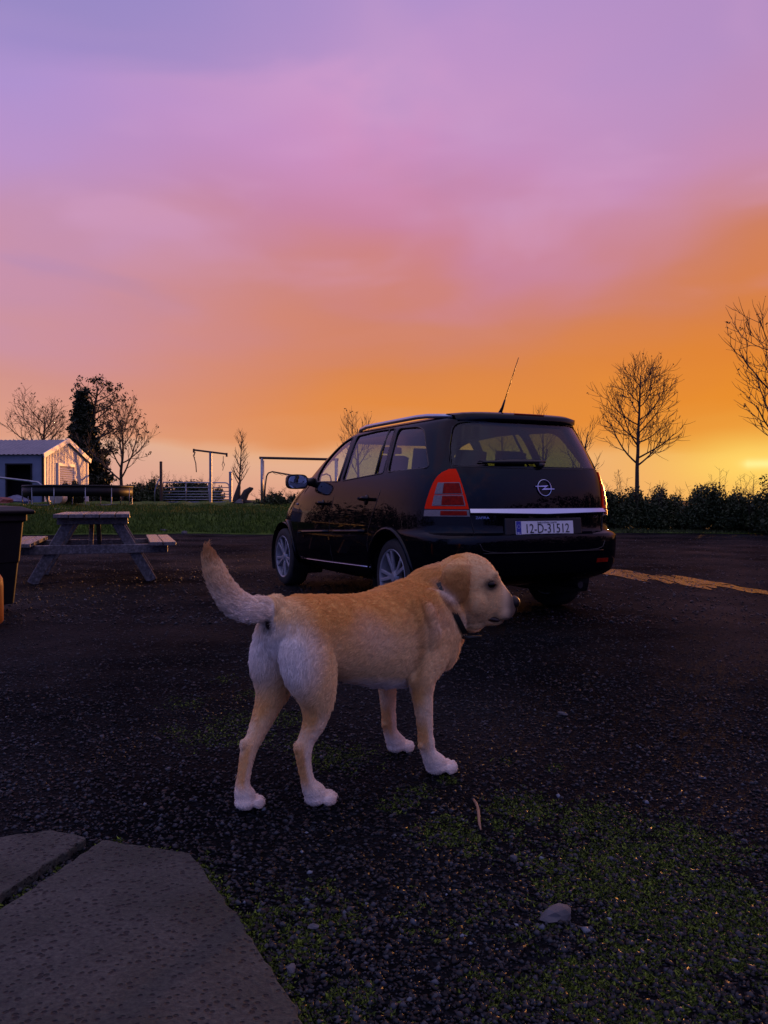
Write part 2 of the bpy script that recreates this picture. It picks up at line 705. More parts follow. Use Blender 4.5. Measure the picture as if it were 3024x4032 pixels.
M['blade'] = attr_mat('grass_blade', 'tint', .7, .25)
xs, ys = scatter(420000, 1.28, 4.4, 1.9)
dens = moss_density(xs, ys)
keep = rng.random(len(xs)) < np.clip(dens * 1.5 - .25 + .5 * (np.sin(xs * 61 + 3 * np.sin(ys * 37)) * np.sin(ys * 53 + 2 * np.sin(xs * 41))) + .35 * np.sin(xs * 23 + 2 * np.sin(ys * 19)) * np.sin(ys * 21 + 2 * np.sin(xs * 17)) - .12, 0, 1) * (dens > .1)
xs, ys = xs[keep], ys[keep]
blades('moss', xs, ys, np.zeros(len(xs)), .0015, .0060, .0034, greens(len(xs)),
       'low moss and weeds creeping over the tarmac', 'moss', M['blade'], .9)

# concrete paving slabs
M['slab'] = bpy.data.materials.new('pitted_concrete')


def slab_material(m):
    m.use_nodes = True
    t = m.node_tree
    b = t.nodes['Principled BSDF']
    NN, LL = t.nodes.new, t.links.new
    vec = NN('ShaderNodeTexCoord').outputs['Object']
    n1_ = NN('ShaderNodeTexNoise')
    n1_.inputs['Scale'].default_value = 85
    n1_.inputs['Detail'].default_value = 6
    n1_.inputs['Roughness'].default_value = .7
    LL(vec, n1_.inputs['Vector'])
    n2_ = NN('ShaderNodeTexNoise')
    n2_.inputs['Scale'].default_value = 22
    n2_.inputs['Detail'].default_value = 5
    n2_.inputs['Distortion'].default_value = .0
    LL(vec, n2_.inputs['Vector'])
    n3_ = NN('ShaderNodeTexNoise')
    n3_.inputs['Scale'].default_value = 4
    n3_.inputs['Detail'].default_value = 4
    LL(vec, n3_.inputs['Vector'])
    r = NN('ShaderNodeValToRGB')
    r.color_ramp.elements[0].position, r.color_ramp.elements[0].color = .34, (.018, .019, .020, 1)
    r.color_ramp.elements[1].position, r.color_ramp.elements[1].color = .68, (.082, .094, .074, 1)
    LL(n1_.outputs['Fac'], r.inputs[0])
    vo_ = NN('ShaderNodeTexVoronoi')
    vo_.inputs['Scale'].default_value = 58
    LL(vec, vo_.inputs['Vector'])
    pm = NN('ShaderNodeMath')
    pm.operation = 'MULTIPLY_ADD'
    pm.inputs[1].default_value = .55
    LL(n2_.outputs['Fac'], pm.inputs[0])
    LL(vo_.outputs['Distance'], pm.inputs[2])
    r2 = NN('ShaderNodeValToRGB')
    r2.color_ramp.elements[0].position, r2.color_ramp.elements[0].color = .47, (.10, .11, .11, 1)
    r2.color_ramp.elements[1].position, r2.color_ramp.elements[1].color = .60, (1, 1, 1, 1)
    LL(pm.outputs[0], r2.inputs[0])
    r3 = NN('ShaderNodeValToRGB')
    r3.color_ramp.elements[0].position, r3.color_ramp.elements[0].color = .36, (.34, .42, .30, 1)
    r3.color_ramp.elements[1].position, r3.color_ramp.elements[1].color = .65, (1.05, 1.0, .97, 1)
    LL(n3_.outputs['Fac'], r3.inputs[0])
    cur = r.outputs[0]
    for o_ in (r2, r3):
        mx = NN('ShaderNodeMix')
        mx.data_type = 'RGBA'
        mx.blend_type = 'MULTIPLY'
        mx.inputs[0].default_value = 1
        LL(cur, mx.inputs[6])
        LL(o_.outputs[0], mx.inputs[7])
        cur = mx.outputs[2]
    LL(cur, b.inputs['Base Color'])
    b.inputs['Roughness'].default_value = .75
    ma = NN('ShaderNodeMath')
    ma.operation = 'ADD'
    LL(n1_.outputs['Fac'], ma.inputs[0])
    LL(r2.outputs[0], ma.inputs[1])
    bp = NN('ShaderNodeBump')
    bp.inputs['Distance'].default_value = .010
    bp.inputs['Strength'].default_value = 1.0
    LL(ma.outputs[0], bp.inputs['Height'])
    LL(bp.outputs[0], b.inputs['Normal'])


slab_material(M['slab'])


def rough_poly(poly, amp, step, seed):
    """jitter an outline so that the cast edge is a little broken"""
    r_ = random.Random(seed)
    out = []
    n = len(poly)
    for i in range(n):
        a, b = Vector(poly[i]), Vector(poly[(i + 1) % n])
        k = max(2, int((b - a).length / step))
        for j in range(k):
            p = a.lerp(b, j / k)
            out.append((p.x + r_.uniform(-amp, amp), p.y + r_.uniform(-amp, amp)))
    return out


for poly, lab, sd_ in ((SLAB1, 'large angular concrete slab nearest the camera at bottom left', 1), (SLAB2, 'second concrete slab beyond the mossy joint at left edge', 2)):
    mb = MB()
    mb.prism(rough_poly(poly, .0042, .022, sd_), -.03, .022, 'z')
    o = mb.build('paving_slab', M['slab'], None, bevel=.004)
    tag(o, lab, 'paving slab', 'concrete slabs in the foreground')

# puddle lying in the low strip behind the car
M['water'] = pbr('puddle_water', (.012, .010, .010), None, rough=.08, spec=1.0, bump=(20, .50, .020))


def patchy(m):
    """let the tarmac stand out of the shallow water in spots"""
    t = m.node_tree
    out = t.nodes['Material Output']
    b = t.nodes['Principled BSDF']
    tcn = t.nodes.new('ShaderNodeTexCoord')
    mp = t.nodes.new('ShaderNodeMapping')
    mp.inputs['Scale'].default_value = (1.0, 2.2, 1.0)
    t.links.new(tcn.outputs['Object'], mp.inputs[0])
    n = t.nodes.new('ShaderNodeTexNoise')
    n.inputs['Scale'].default_value = 2.2
    n.inputs['Detail'].default_value = 8
    n.inputs['Roughness'].default_value = .65
    t.links.new(mp.outputs[0], n.inputs['Vector'])
    mr = t.nodes.new('ShaderNodeMapRange')
    mr.inputs[1].default_value = .34
    mr.inputs[2].default_value = .46
    t.links.new(n.outputs['Fac'], mr.inputs[0])
    tr = t.nodes.new('ShaderNodeBsdfTransparent')
    mx = t.nodes.new('ShaderNodeMixShader')
    t.links.new(mr.outputs[0], mx.inputs[0])
    t.links.new(tr.outputs[0], mx.inputs[1])
    t.links.new(b.outputs[0], mx.inputs[2])
    t.links.new(mx.outputs[0], out.inputs[0])


patchy(M['water'])


def puddle(name, centre, widths, seed, label):
    r_ = random.Random(seed)
    L_, R_ = [], []
    n = len(centre)
    K = 9
    for i in range((n - 1) * K + 1):
        a = i / K
        j = min(int(a), n - 2)
        t_ = a - j
        p = Vector(centre[j]).lerp(Vector(centre[j + 1]), t_)
        w = widths[j] * (1 - t_) + widths[j + 1] * t_
        e1 = .72 + .16 * sin(a * 2.9 + seed) + .14 * sin(a * 7.3 + 2 * seed) + r_.uniform(-.06, .06)
        e2 = .66 + .18 * sin(a * 3.7 + 1 + seed) + .16 * sin(a * 8.9 + seed) + r_.uniform(-.06, .06)
        wob_ = .16 * sin(a * 1.9 + .6)
        end_ = min(1, 6 * i / ((n - 1) * K), 6 * (1 - i / ((n - 1) * K)) + .05)
        L_.append((p.x + r_.uniform(-.03, .03), p.y + wob_ + w * e1 * end_, .005))
        R_.append((p.x + r_.uniform(-.03, .03), p.y + wob_ - w * e2 * end_, .005))
    v = L_ + R_
    m = len(L_)
    f = [(i, m + i, m + i + 1, i + 1) for i in range(m - 1)]
    o = mesh(name, v, f, M['water'])
    tag(o, label, None, kind='structure')
    bm = bmesh.new()
    bm.from_mesh(o.data)
    bmesh.ops.recalc_face_normals(bm, faces=bm.faces)
    for fc in bm.faces:
        if fc.normal.z < 0:
            fc.normal_flip()
    bm.to_mesh(o.data)
    bm.free()
    return o


puddle('puddle', [gpt(1210, 1232), gpt(1320, 1238), gpt(1400, 1246), gpt(1480, 1256), gpt(1560, 1266), gpt(1660, 1280), gpt(1800, 1300)],
       [.5, 1.05, 1.1, 1.0, .85, .75, .7], 3, 'long thin puddle shining orange behind the car')
puddle('puddle', [gpt(770, 1249), gpt(800, 1251), gpt(850, 1252)], [.05, .13, .10], 4, 'small puddle glinting under the car sill')

# raised lawn behind the yard


def lawn_z(x, y):
    x = np.asarray(x, float)
    y = np.asarray(y, float)
    edge = 21.6 + .35 * np.sin(x * .9) + .2 * np.sin(x * 2.3 + 1) + np.clip(x - 1.0, 0, 9) * 1.5
    t_ = np.clip((y - edge) / 1.6, 0, 1)
    t_ = t_ * t_ * (3 - 2 * t_)
    rise = .46 * t_ + .33 * np.clip((y - edge) / 23, 0, 1)
    bumps = .05 * np.sin(x * 2.1 + y * .7) * np.sin(y * 1.7 - x * .4) + .03 * np.sin(x * 5.3 + 1.2 * y)
    return np.where(t_ > 0, rise + bumps * t_, -.12)


M['lawn'] = pbr('grass', (.028, .060, .004), (.066, .112, .008), 2.4, .85, 0, (26, 1.0, .05), spec=.2)
gx = np.concatenate([np.linspace(-400, -26, 20), np.linspace(-25, 8, 140)])
gy = np.concatenate([np.linspace(20.5, 26, 50), np.linspace(26.3, 48, 50), np.linspace(52, 800, 16)])
X_, Y_ = np.meshgrid(gx, gy, indexing='ij')
Z_ = lawn_z(X_, Y_)
V_ = np.stack([X_, Y_, Z_], -1).reshape(-1, 3)
ni, nj = len(gx), len(gy)
idx = np.arange(ni * nj).reshape(ni, nj)
F_ = np.stack([idx[:-1, :-1], idx[1:, :-1], idx[1:, 1:], idx[:-1, 1:]], -1).reshape(-1, 4)
tag(np_mesh('lawn', V_, F_, M['lawn'], None, True), kind='structure')
n = 72000
yb = 21.2 + 14 * rng.random(n) ** 1.7
xb = -.72 * yb + rng.random(n) * (.72 * yb - 1)
zb_ = lawn_z(xb, yb)
k_ = zb_ > .02
blades('grass', xb[k_], yb[k_], zb_[k_] - .01, .05, .15, .014, greens(int(k_.sum()), (.028, .064, .004), (.090, .140, .012)),
       'rough grass on the raised bank behind the yard', 'grass', M['blade'], .35)
# verge under the right hedge
gv = [(6.2, 22.6), (9, 22.2), (13, 21.2), (19, 19.6), (26, 18), (34, 22), (30, 60), (6, 60), (5.5, 26)]
mb = MB()
mb.prism(rough_poly(gv, .12, .5, 5), -.02, .012, 'z')
o = mb.build('grass_verge', M['lawn'])
tag(o, kind='structure')
n = 16000
xb = 5.5 + 13 * rng.random(n)
yb = 21.0 + 4 * rng.random(n)
k_ = in_poly(xb, yb, gv)
blades('grass', xb[k_], yb[k_], np.zeros(int(k_.sum())), .04, .12, .014, greens(int(k_.sum()), (.025, .040, .010), (.060, .075, .022)),
       'thin grass verge along the foot of the right hedge', 'grass', M['blade'], .35)


def rock(name, loc, s, seed, mat, label, cat='rock', group=None, flat=.6, sub=2):
    bm = bmesh.new()
    bmesh.ops.create_icosphere(bm, subdivisions=sub, radius=1)
    r_ = random.Random(seed)
    ph = [r_.uniform(0, 6) for _ in range(6)]
    for v in bm.verts:
        c = v.co
        k = 1 + .18 * sin(3 * c.x + ph[0]) * sin(2.6 * c.y + ph[1]) + .14 * sin(4.7 * c.z + ph[2] + 2 * c.x) + r_.uniform(-.06, .06)
        v.co = Vector((c.x * s[0], c.y * s[1], c.z * s[2])) * k
    me = bpy.data.meshes.new(name)
    bm.to_mesh(me)
    bm.free()
    o = link(me, name, None, mat, False)
    o.location = loc
    o.rotation_euler = (0, 0, r_.uniform(0, 6))
    return tag(o, label, cat, group)


for i, (vx, vy, s) in enumerate([(350, 1152, .22), (420, 1150, .16), (470, 1151, .14), (505, 1148, .18), (556, 1147, .2), (590, 1149, .16), (610, 1146, .2), (318, 1150, .3), (398, 1153, .12), (535, 1151, .12)]):
    px, py = gpt(vx, vy)
    rock('rock', (px, py, s * .18), (s, s * .7, s * .5), 40 + i, M['stone'], 'small grey rock at the foot of the grass bank', 'rock', 'rocks along the bank')
px, py = gpt(1205, 1988)
rock('stone', (px, py, .006), (.038, .028, .015), 21, M['stone'], 'flat grey stone in the moss at lower right', 'stone')
px, py = gpt(1216, 1547)
rock('stone', (px, py, .006), (.022, .014, .012), 22, M['stone'], 'pale pebble alone on the tarmac right of the dog', 'stone')
px, py = gpt(1112, 1862)
rock('stone', (px, py, .004), (.012, .008, .008), 23, M['stone'], 'white pebble in the moss beyond the flat stone', 'stone')
px, py = gpt(676, 2014)
rock('stone', (px, py, .004), (.015, .008, .007), 24, M['stone'], 'bluish pebble in moss right of the large slab', 'stone')
px, py = gpt(628, 2108)
rock('stone', (px, py, .005), (.013, .009, .008), 25, M['stone'], 'bluish pebble close against the large slab edge', 'stone')
# a dry twig
M['straw'] = pbr('dry_twig', (.34, .19, .10), (.20, .12, .07), 60, .8)
mb = MB()
p0, p1 = gpt(1024, 1740), gpt(1043, 1800)
pts = []
for i in range(7):
    t_ = i / 6
    pts.append((p0[0] + (p1[0] - p0[0]) * t_ + .004 * sin(5 * t_), p0[1] + (p1[1] - p0[1]) * t_, .010 + .006 * sin(4 * t_ + .6)))
mb.tube(pts, [.0035, .0045, .004, .0048, .004, .0042, .002], 7)
tag(mb.build('twig', M['straw'], None, True), 'dry orange-brown twig lying on the tarmac in front of the dog', 'twig')
# ================================================================ vegetation

def leaf_cloud(centres, radii, n, size, r_, up=0.0, shell=.0, squash=1.0):
    """quads spread through a set of ellipsoids -> verts, faces"""
    centres = np.asarray(centres, float)
    radii = np.asarray(radii, float)
    w = radii.prod(1) ** (2 / 3)
    k = r_.choice(len(centres), n, p=w / w.sum())
    d = r_.normal(size=(n, 3))
    d /= np.linalg.norm(d, axis=1, keepdims=True)
    rad = r_.random((n, 1)) ** (1 / 3)
    rad = shell + (1 - shell) * rad
    p = centres[k] + d * rad * radii[k]
    a = r_.normal(size=(n, 3))
    a[:, 2] += up
    a /= np.linalg.norm(a, axis=1, keepdims=True)
    b = np.cross(a, r_.normal(size=(n, 3)))
    b /= np.linalg.norm(b, axis=1, keepdims=True)
    s = size * (.6 + .8 * r_.random((n, 1)))
    V = np.stack([p - a * s, p + b * s * .55, p + a * s, p - b * s * .55], 1).reshape(-1, 3)
    F = np.arange(4 * n).reshape(-1, 4)
    return V, F


def grow(mbs, p, d, length, r, level, cfg, r_, tips):
    """one branch as a bending tube, then its side branches"""
    nseg = max(3, int(length / cfg['seg'][min(level, len(cfg['seg']) - 1)]))
    pts, rad = [p.copy()], [r]
    dirs = []
    dd = d.normalized()
    end = r * (.35 if level else .22)
    for i in range(nseg):
        w = cfg['wob'][min(level, len(cfg['wob']) - 1)]
        dd = (dd + Vector((r_.gauss(0, w), r_.gauss(0, w), r_.gauss(0, w))) + Vector((0, 0, cfg['up'][min(level, len(cfg['up']) - 1)])) / nseg).normalized()
        p = p + dd * (length / nseg)
        pts.append(p.copy())
        dirs.append(dd.copy())
        rad.append(r + (end - r) * (i + 1) / nseg)
    mbs[0 if level <= 1 else 1].tube(pts, rad, 6 if level == 0 else (5 if level == 1 else 3), level < 2)
    tips.append(p.copy())
    if level >= cfg['levels']:
        return
    nb = cfg['n'][level]
    t0, t1 = cfg['span'][level]
    phase = r_.uniform(0, 6.28)
    for i in range(nb):
        t_ = t0 + (t1 - t0) * (i + r_.uniform(.1, .9)) / nb
        j = min(int(t_ * nseg), nseg - 1)
        q = pts[j].lerp(pts[j + 1], t_ * nseg - j)
        az = phase + i * 2.4 + r_.uniform(-.4, .4)
        a = dirs[j].orthogonal().normalized()
        a = Quaternion(dirs[j], az) @ a
        ang = radians(cfg['ang'][level] + r_.uniform(-12, 12))
        nd = dirs[j] * cos(ang) + a * sin(ang)
        ll = cfg['len'][level] * r_.uniform(.7, 1.15) * (1 - cfg['taper'][level] * t_)
        grow(mbs, q, nd, ll, max(rad[j] * .55, cfg['rmin']), level + 1, cfg, r_, tips)


def bare_tree(name, x, y, z0, cfg, seed, label, group=None, leaf=0.0, leafsize=.05, leafmat='budleaf'):
    r_ = random.Random(seed)
    root = empty(name, (x, y, z0), 0, label, 'tree', group)
    mbs = [MB(), MB()]
    tips = []
    grow(mbs, Vector((0, 0, -.1)), Vector((r_.uniform(-.03, .03), r_.uniform(-.03, .03), 1)), cfg['h'], cfg['r'], 0, cfg, r_, tips)
    mbs[0].build('trunk', M['bark'], root, True)
    mbs[1].build('crown', M['twig'], root, True)
    if leaf > 0:
        rr = np.random.default_rng(seed)
        tp = [t_ for t_ in tips if rr.random() < leaf]
        if tp:
            cc = np.array([tuple(t_) for t_ in tp])
            V, F = leaf_cloud(cc, np.full((len(cc), 3), leafsize * 1.6), len(cc) * 3, leafsize, rr)
            np_mesh('foliage', V, F, M[leafmat], root)
    return root


vase = dict(h=3.4, r=.085, levels=3, n=[9, 7, 5], span=[(.38, .97), (.25, .98), (.2, 1)], ang=[52, 38, 34], len=[2.2, .95, .48],
            taper=[.55, .45, .3], seg=[.25, .2, .16, .12], wob=[.03, .06, .08, .1], up=[.1, .75, .7, .6], rmin=.009)

# trees to the right and behind the car
bare_tree('bare_tree', at(1375, 26), 26, 0, dict(vase, h=5.0, len=[2.55, 1.0, .5], span=[(.40, .97), (.2, .98), (.2, 1)], n=[19, 8, 5], ang=[64, 40, 36], taper=[.78, .45, .3], up=[.1, .75, .6, .5]), 11,
          'bare young tree with upswept branches rising above the right hedge', leaf=.14, leafsize=.028)
bare_tree('bare_tree', at(1716, 19), 19, 0, dict(vase, h=4.9, r=.09, len=[2.5, 1.1, .55], span=[(.34, .96), (.2, .98), (.2, 1)], n=[12, 6, 4]), 12,
          'bare tree cut off by the right edge of the picture', leaf=.2, leafsize=.03)
bare_tree('bare_tree', at(775, 40), 40, .6, dict(vase, h=3.9, len=[1.9, .9, .5], n=[9, 7, 4]), 13,
          'bare tree whose twigs show above the car windscreen', leaf=.1, leafsize=.05)
bare_tree('bare_tree', at(1172, 36), 36, 0, dict(vase, h=4.2, len=[1.7, .8, .5], n=[7, 5, 3]), 14,
          'bare tree just topping the car roof behind the aerial')
bare_tree('bare_tree', at(1240, 34), 34, 0, dict(vase, h=3.9, len=[1.3, .7, .45], n=[7, 4, 3]), 15,
          'bare tree showing above the right end of the car roof')
bare_tree('bare_tree', at(1085, 44), 44, .2, dict(vase, h=4.7, len=[1.9, .9, .5], n=[8, 5, 3]), 19,
          'bare twiggy tree showing at the foot of the aerial')
# small upright tree beside the gate
bare_tree('bare_sapling', at(518, 46), 46, .72, dict(h=4.0, r=.07, levels=2, n=[26, 5], span=[(.24, .97), (.3, .98)], ang=[48, 36], len=[1.3, .5],
          taper=[.75, .4], seg=[.3, .2, .15], wob=[.015, .05, .08], up=[.05, .8, .6], rmin=.012), 16,
          'slender bare sapling standing between the gate and the goal frame')
# left group
bare_tree('bare_tree', at(262, 52), 52, .78, dict(h=5.4, r=.14, levels=3, n=[12, 8, 5], span=[(.22, .95), (.2, .98), (.2, 1)], ang=[56, 36, 32],
          len=[3.7, 1.5, .75], taper=[.5, .45, .3], seg=[.4, .3, .25, .2], wob=[.05, .06, .08, .1], up=[.1, .8, .7, .6], rmin=.014), 17,
          'bare spreading tree right of the dark ivy-clad tree', leaf=.5, leafsize=.07)
bare_tree('bare_tree', at(96, 62), 62, .78, dict(h=6.4, r=.2, levels=3, n=[13, 9, 6], span=[(.40, .95), (.2, .98), (.2, 1)], ang=[60, 40, 36],
          len=[4.2, 1.7, .8], taper=[.45, .45, .3], seg=[.5, .4, .3, .25], wob=[.05, .07, .1, .12], up=[.1, .5, .5, .4], rmin=.014), 18,
          'bare wide-crowned tree rising behind the shed roof', leaf=.3, leafsize=.06)


def ivy_tree():
    x, y = at(180, 57), 57.0
    root = empty('ivy_clad_tree', (x, y, .75), 0, 'tall dark ivy-clad tree with sparse leafy limbs behind the shed', 'tree')
    r_ = random.Random(31)
    rr = np.random.default_rng(31)
    mbs = [MB(), MB()]
    tips = []
    cfg = dict(h=8.2, r=.28, levels=2, n=[26, 6], span=[(.22, .98), (.25, .98)], ang=[62, 40], len=[2.9, .9], taper=[.50, .35],
               seg=[.5, .35, .3], wob=[.03, .07, .1], up=[.05, .35, .4], rmin=.02)
    grow(mbs, Vector((0, 0, -.1)), Vector((0.01, 0, 1)), cfg['h'], cfg['r'], 0, cfg, r_, tips)
    mbs[0].build('trunk', M['bark'], root, True)
    mbs[1].build('limbs', M['bark'], root, True)
    cs, rs = [], []
    for i in range(30):
        t_ = i / 29
        z = -.1 + 7.6 * t_
        w = (3.5 - 2.95 * t_ ** .7) * r_.uniform(.85, 1.15)
        for k in range(3):
            cs.append((r_.uniform(-.25, .25) * w, r_.uniform(-.3, .3) * w, z + r_.uniform(-.2, .2)))
            rs.append((w * r_.uniform(.55, .85), w * r_.uniform(.5, .8), .42))
    V, F = leaf_cloud(cs, rs, 42000, .11, rr, 0, .25)
    np_mesh('ivy', V, F, M['ivy'], root)
    tp = np.array([tuple(t_) for t_ in tips if r_.random() < .78])
    V, F = leaf_cloud(tp, np.full((len(tp), 3), .24), len(tp) * 22, .085, rr)
    np_mesh('foliage', V, F, M['ivy'], root)


ivy_tree()


def shrub(name, x, y, z0, rx, ry, h, seed, label, n=3800, size=.06, mat='leaf', group=None, sprigs=10, cat='shrub', sprig_len=.5):
    rr = np.random.default_rng(seed)
    r_ = random.Random(seed)
    root = empty(name, (x, y, z0), 0, label, cat, group)
    cs, rs = [], []
    for i in range(16):
        a = r_.uniform(0, 6.28)
        q = sqrt(r_.random())
        hh = h * (.25 + .62 * r_.random()) * (1 - .25 * q)
        cs.append((cos(a) * q * rx * .72, sin(a) * q * ry * .72, hh * .62))
        rs.append((rx * r_.uniform(.28, .42), ry * r_.uniform(.3, .45), hh * .45 + .05))
    V, F = leaf_cloud(cs, rs, n, size, rr, 0, .15)
    # loose outer leaves break the outline
    oc = [(c_[0] * 1.1, c_[1], c_[2] + r0_[2] * r_.uniform(.6, 1.15)) for c_, r0_ in zip(cs, rs)]
    V2, F2 = leaf_cloud(oc, [(r0_[0] * .6, r0_[1] * .5, .24) for r0_ in rs], n // 6, size * .9, rr)
    F = np.concatenate([F, F2 + len(V)])
    V = np.concatenate([V, V2])
    np_mesh('foliage', V, F, M[mat], root)
    mb = MB()
    for i in range(sprigs + 6):
        a = r_.uniform(0, 6.28)
        q = r_.random() * .95
        p0 = Vector((cos(a) * q * rx * .4, sin(a) * q * ry * .4, 0))
        top = h * (.75 if i < 6 else .85) + (sprig_len * r_.random() ** 2 if i >= 6 else 0)
        p1 = Vector((cos(a) * q * rx * 1.1 + r_.uniform(-.25, .25), sin(a) * q * ry, top))
        mid = p0.lerp(p1, .6) + Vector((r_.uniform(-.1, .1), r_.uniform(-.1, .1), .05))
        mb.tube([p0, mid, p1], [.012, .007, .003], 3, False)
        if i >= 6:
            for k in range(9):
                t_ = .55 + .45 * k / 9
                b = mid.lerp(p1, (t_ - .5) * 2) if t_ > .5 else p0
                e = b + Vector((r_.uniform(-.16, .16), r_.uniform(-.16, .16), r_.uniform(.03, .16)))
                mb.tube([b, e], [.004, .0025], 3, False)
    mb.build('stems', M['twig'], root)
    return root


hs = [(1290, 27.0, 1.3, 1.35), (1350, 24.6, 1.0, 1.62), (1406, 24.2, .9, 1.45), (1474, 24.8, .72, 1.02), (1540, 23.2, 1.1, 1.62),
      (1622, 22.6, 1.1, 1.45), (1705, 21.5, 1.2, 1.70)]
hl_ = ['leafy hedge shrub half hidden behind the right edge of the car', 'hedge shrub in front of the young tree trunk, left side', 'hedge shrub just right of the young tree trunk',
       'low loose hedge shrub with orange light through its gaps', 'dense dark hedge shrub with sprigs, left of the setting sun', 'hedge shrub directly under the setting sun',
       'rightmost hedge shrub, cut off by the picture edge']
for i, (vx, d, rx, h) in enumerate(hs):
    shrub('hedge_shrub', at(vx, d), d, 0, rx, .9, h, 60 + i, hl_[i], 9000, .042, 'leaf', 'shrubs of the right hedge', 12)
shrub('hedge_shrub', at(1010, 30), 30, 0, 2.6, 1.0, 1.25, 90, 'hedge shrub seen only through the rear window of the car', 3500, .07, 'leaf', None, 8)

# unseen tall hedgerows added on both sides to darken reflections in the car's paint
def hedgerow(pts, h, seed, label):
    rr = np.random.default_rng(seed)
    r_ = random.Random(seed)
    cs, rs = [], []
    for x, y in pts:
        for k in range(5):
            cs.append((x + r_.uniform(-.8, .8), y + r_.uniform(-1.2, 1.2), h * r_.uniform(.2, .72)))
            rs.append((1.0, 1.5, h * r_.uniform(.25, .40)))
    V, F = leaf_cloud(cs, rs, 900 * len(pts), .16, rr, 0, .2)
    tag(np_mesh('hedgerow', V, F, M['ivy']), label, 'hedgerow', kind='stuff')


hedgerow([(-19 - .12 * i, 1 + 2.2 * i) for i in range(13)], 3.6, 201, 'unseen tall dark hedgerow added left of the yard to darken the car paint')
hedgerow([(13.0 + 1.5 * i, 20.9 - .35 * i) for i in range(12)], 1.9, 203, 'low hedgerow carrying the right hedge on outside the picture')
hedgerow([(11.5 + .3 * i, 9 - 2.2 * i) for i in range(11)], 3.0, 202, 'unseen tall dark hedgerow added right of the yard to darken the car paint')
# bushes beyond the lawn on the left
shrub('bush', at(318, 50), 50, .7, 1.5, 1.2, 1.6, 71, 'rounded dark bush left of the gate post', 4200, .09, 'leaf', 'bushes beyond the lawn', 8)
shrub('bush', at(292, 54), 54, .7, 1.8, 1.2, 1.5, 72, 'dark bush below the bare spreading tree', 3600, .09, 'leaf', 'bushes beyond the lawn', 6)
shrub('bush', at(418, 50), 50, .7, 2.1, 1.4, 1.75, 73, 'broad twiggy bush behind the field gate', 5200, .08, 'leaf', 'bushes beyond the lawn', 26, sprig_len=.35)
shrub('bush', at(452, 49), 49, .7, .95, .9, 1.25, 74, 'low dark bush behind the washing line post', 2600, .08, 'leaf', 'bushes beyond the lawn', 8)
shrub('bush', at(340, 56), 56, .7, 1.0, .8, 2.15, 75, 'thin brownish bush topping the others beside the gate post', 1500, .07, 'budleaf', 'bushes beyond the lawn', 14)
shrub('bush', at(155, 40.5), 40.5, .72, .75, .6, 1.25, 76, 'dark shrub in front of the shed roller door', 2600, .07, 'ivy', None, 6)
shrub('bush', at(240, 53), 53, .7, 1.6, 1.0, 1.3, 77, 'dark bush behind the right end of the trampoline', 3000, .09, 'ivy', 'bushes beyond the lawn', 6)
shrub('brush_heap', at(588, 37), 37, .62, .95, .6, .62, 78, 'heap of cut leafy brushwood at the foot of the goal frame', 1700, .075, 'leaf', None, 30, 'brushwood', .35)
shrub('brush_heap', at(640, 38), 38, .62, .9, .6, .5, 79, 'lower brushwood heap beside the car bonnet', 1400, .075, 'leaf', None, 22, 'brushwood', .3)

# ================================================================ shed
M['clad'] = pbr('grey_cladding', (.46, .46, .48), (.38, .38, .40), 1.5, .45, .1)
M['cladwall'] = pbr('shade_tinted_cladding', (.17, .20, .27), (.13, .16, .22), 1.5, .5, 0)  # same cladding as the gable, with shade painted in darker and bluer
M['roofsheet'] = pbr('roof_sheeting', (.15, .155, .18), (.11, .115, .14), 1.2, .4, .2)
M['trim'] = pbr('pale_trim', (.75, .68, .60), None, rough=.5)
M['dark'] = pbr('dark_interior', (.006, .006, .007), None, rough=.9)


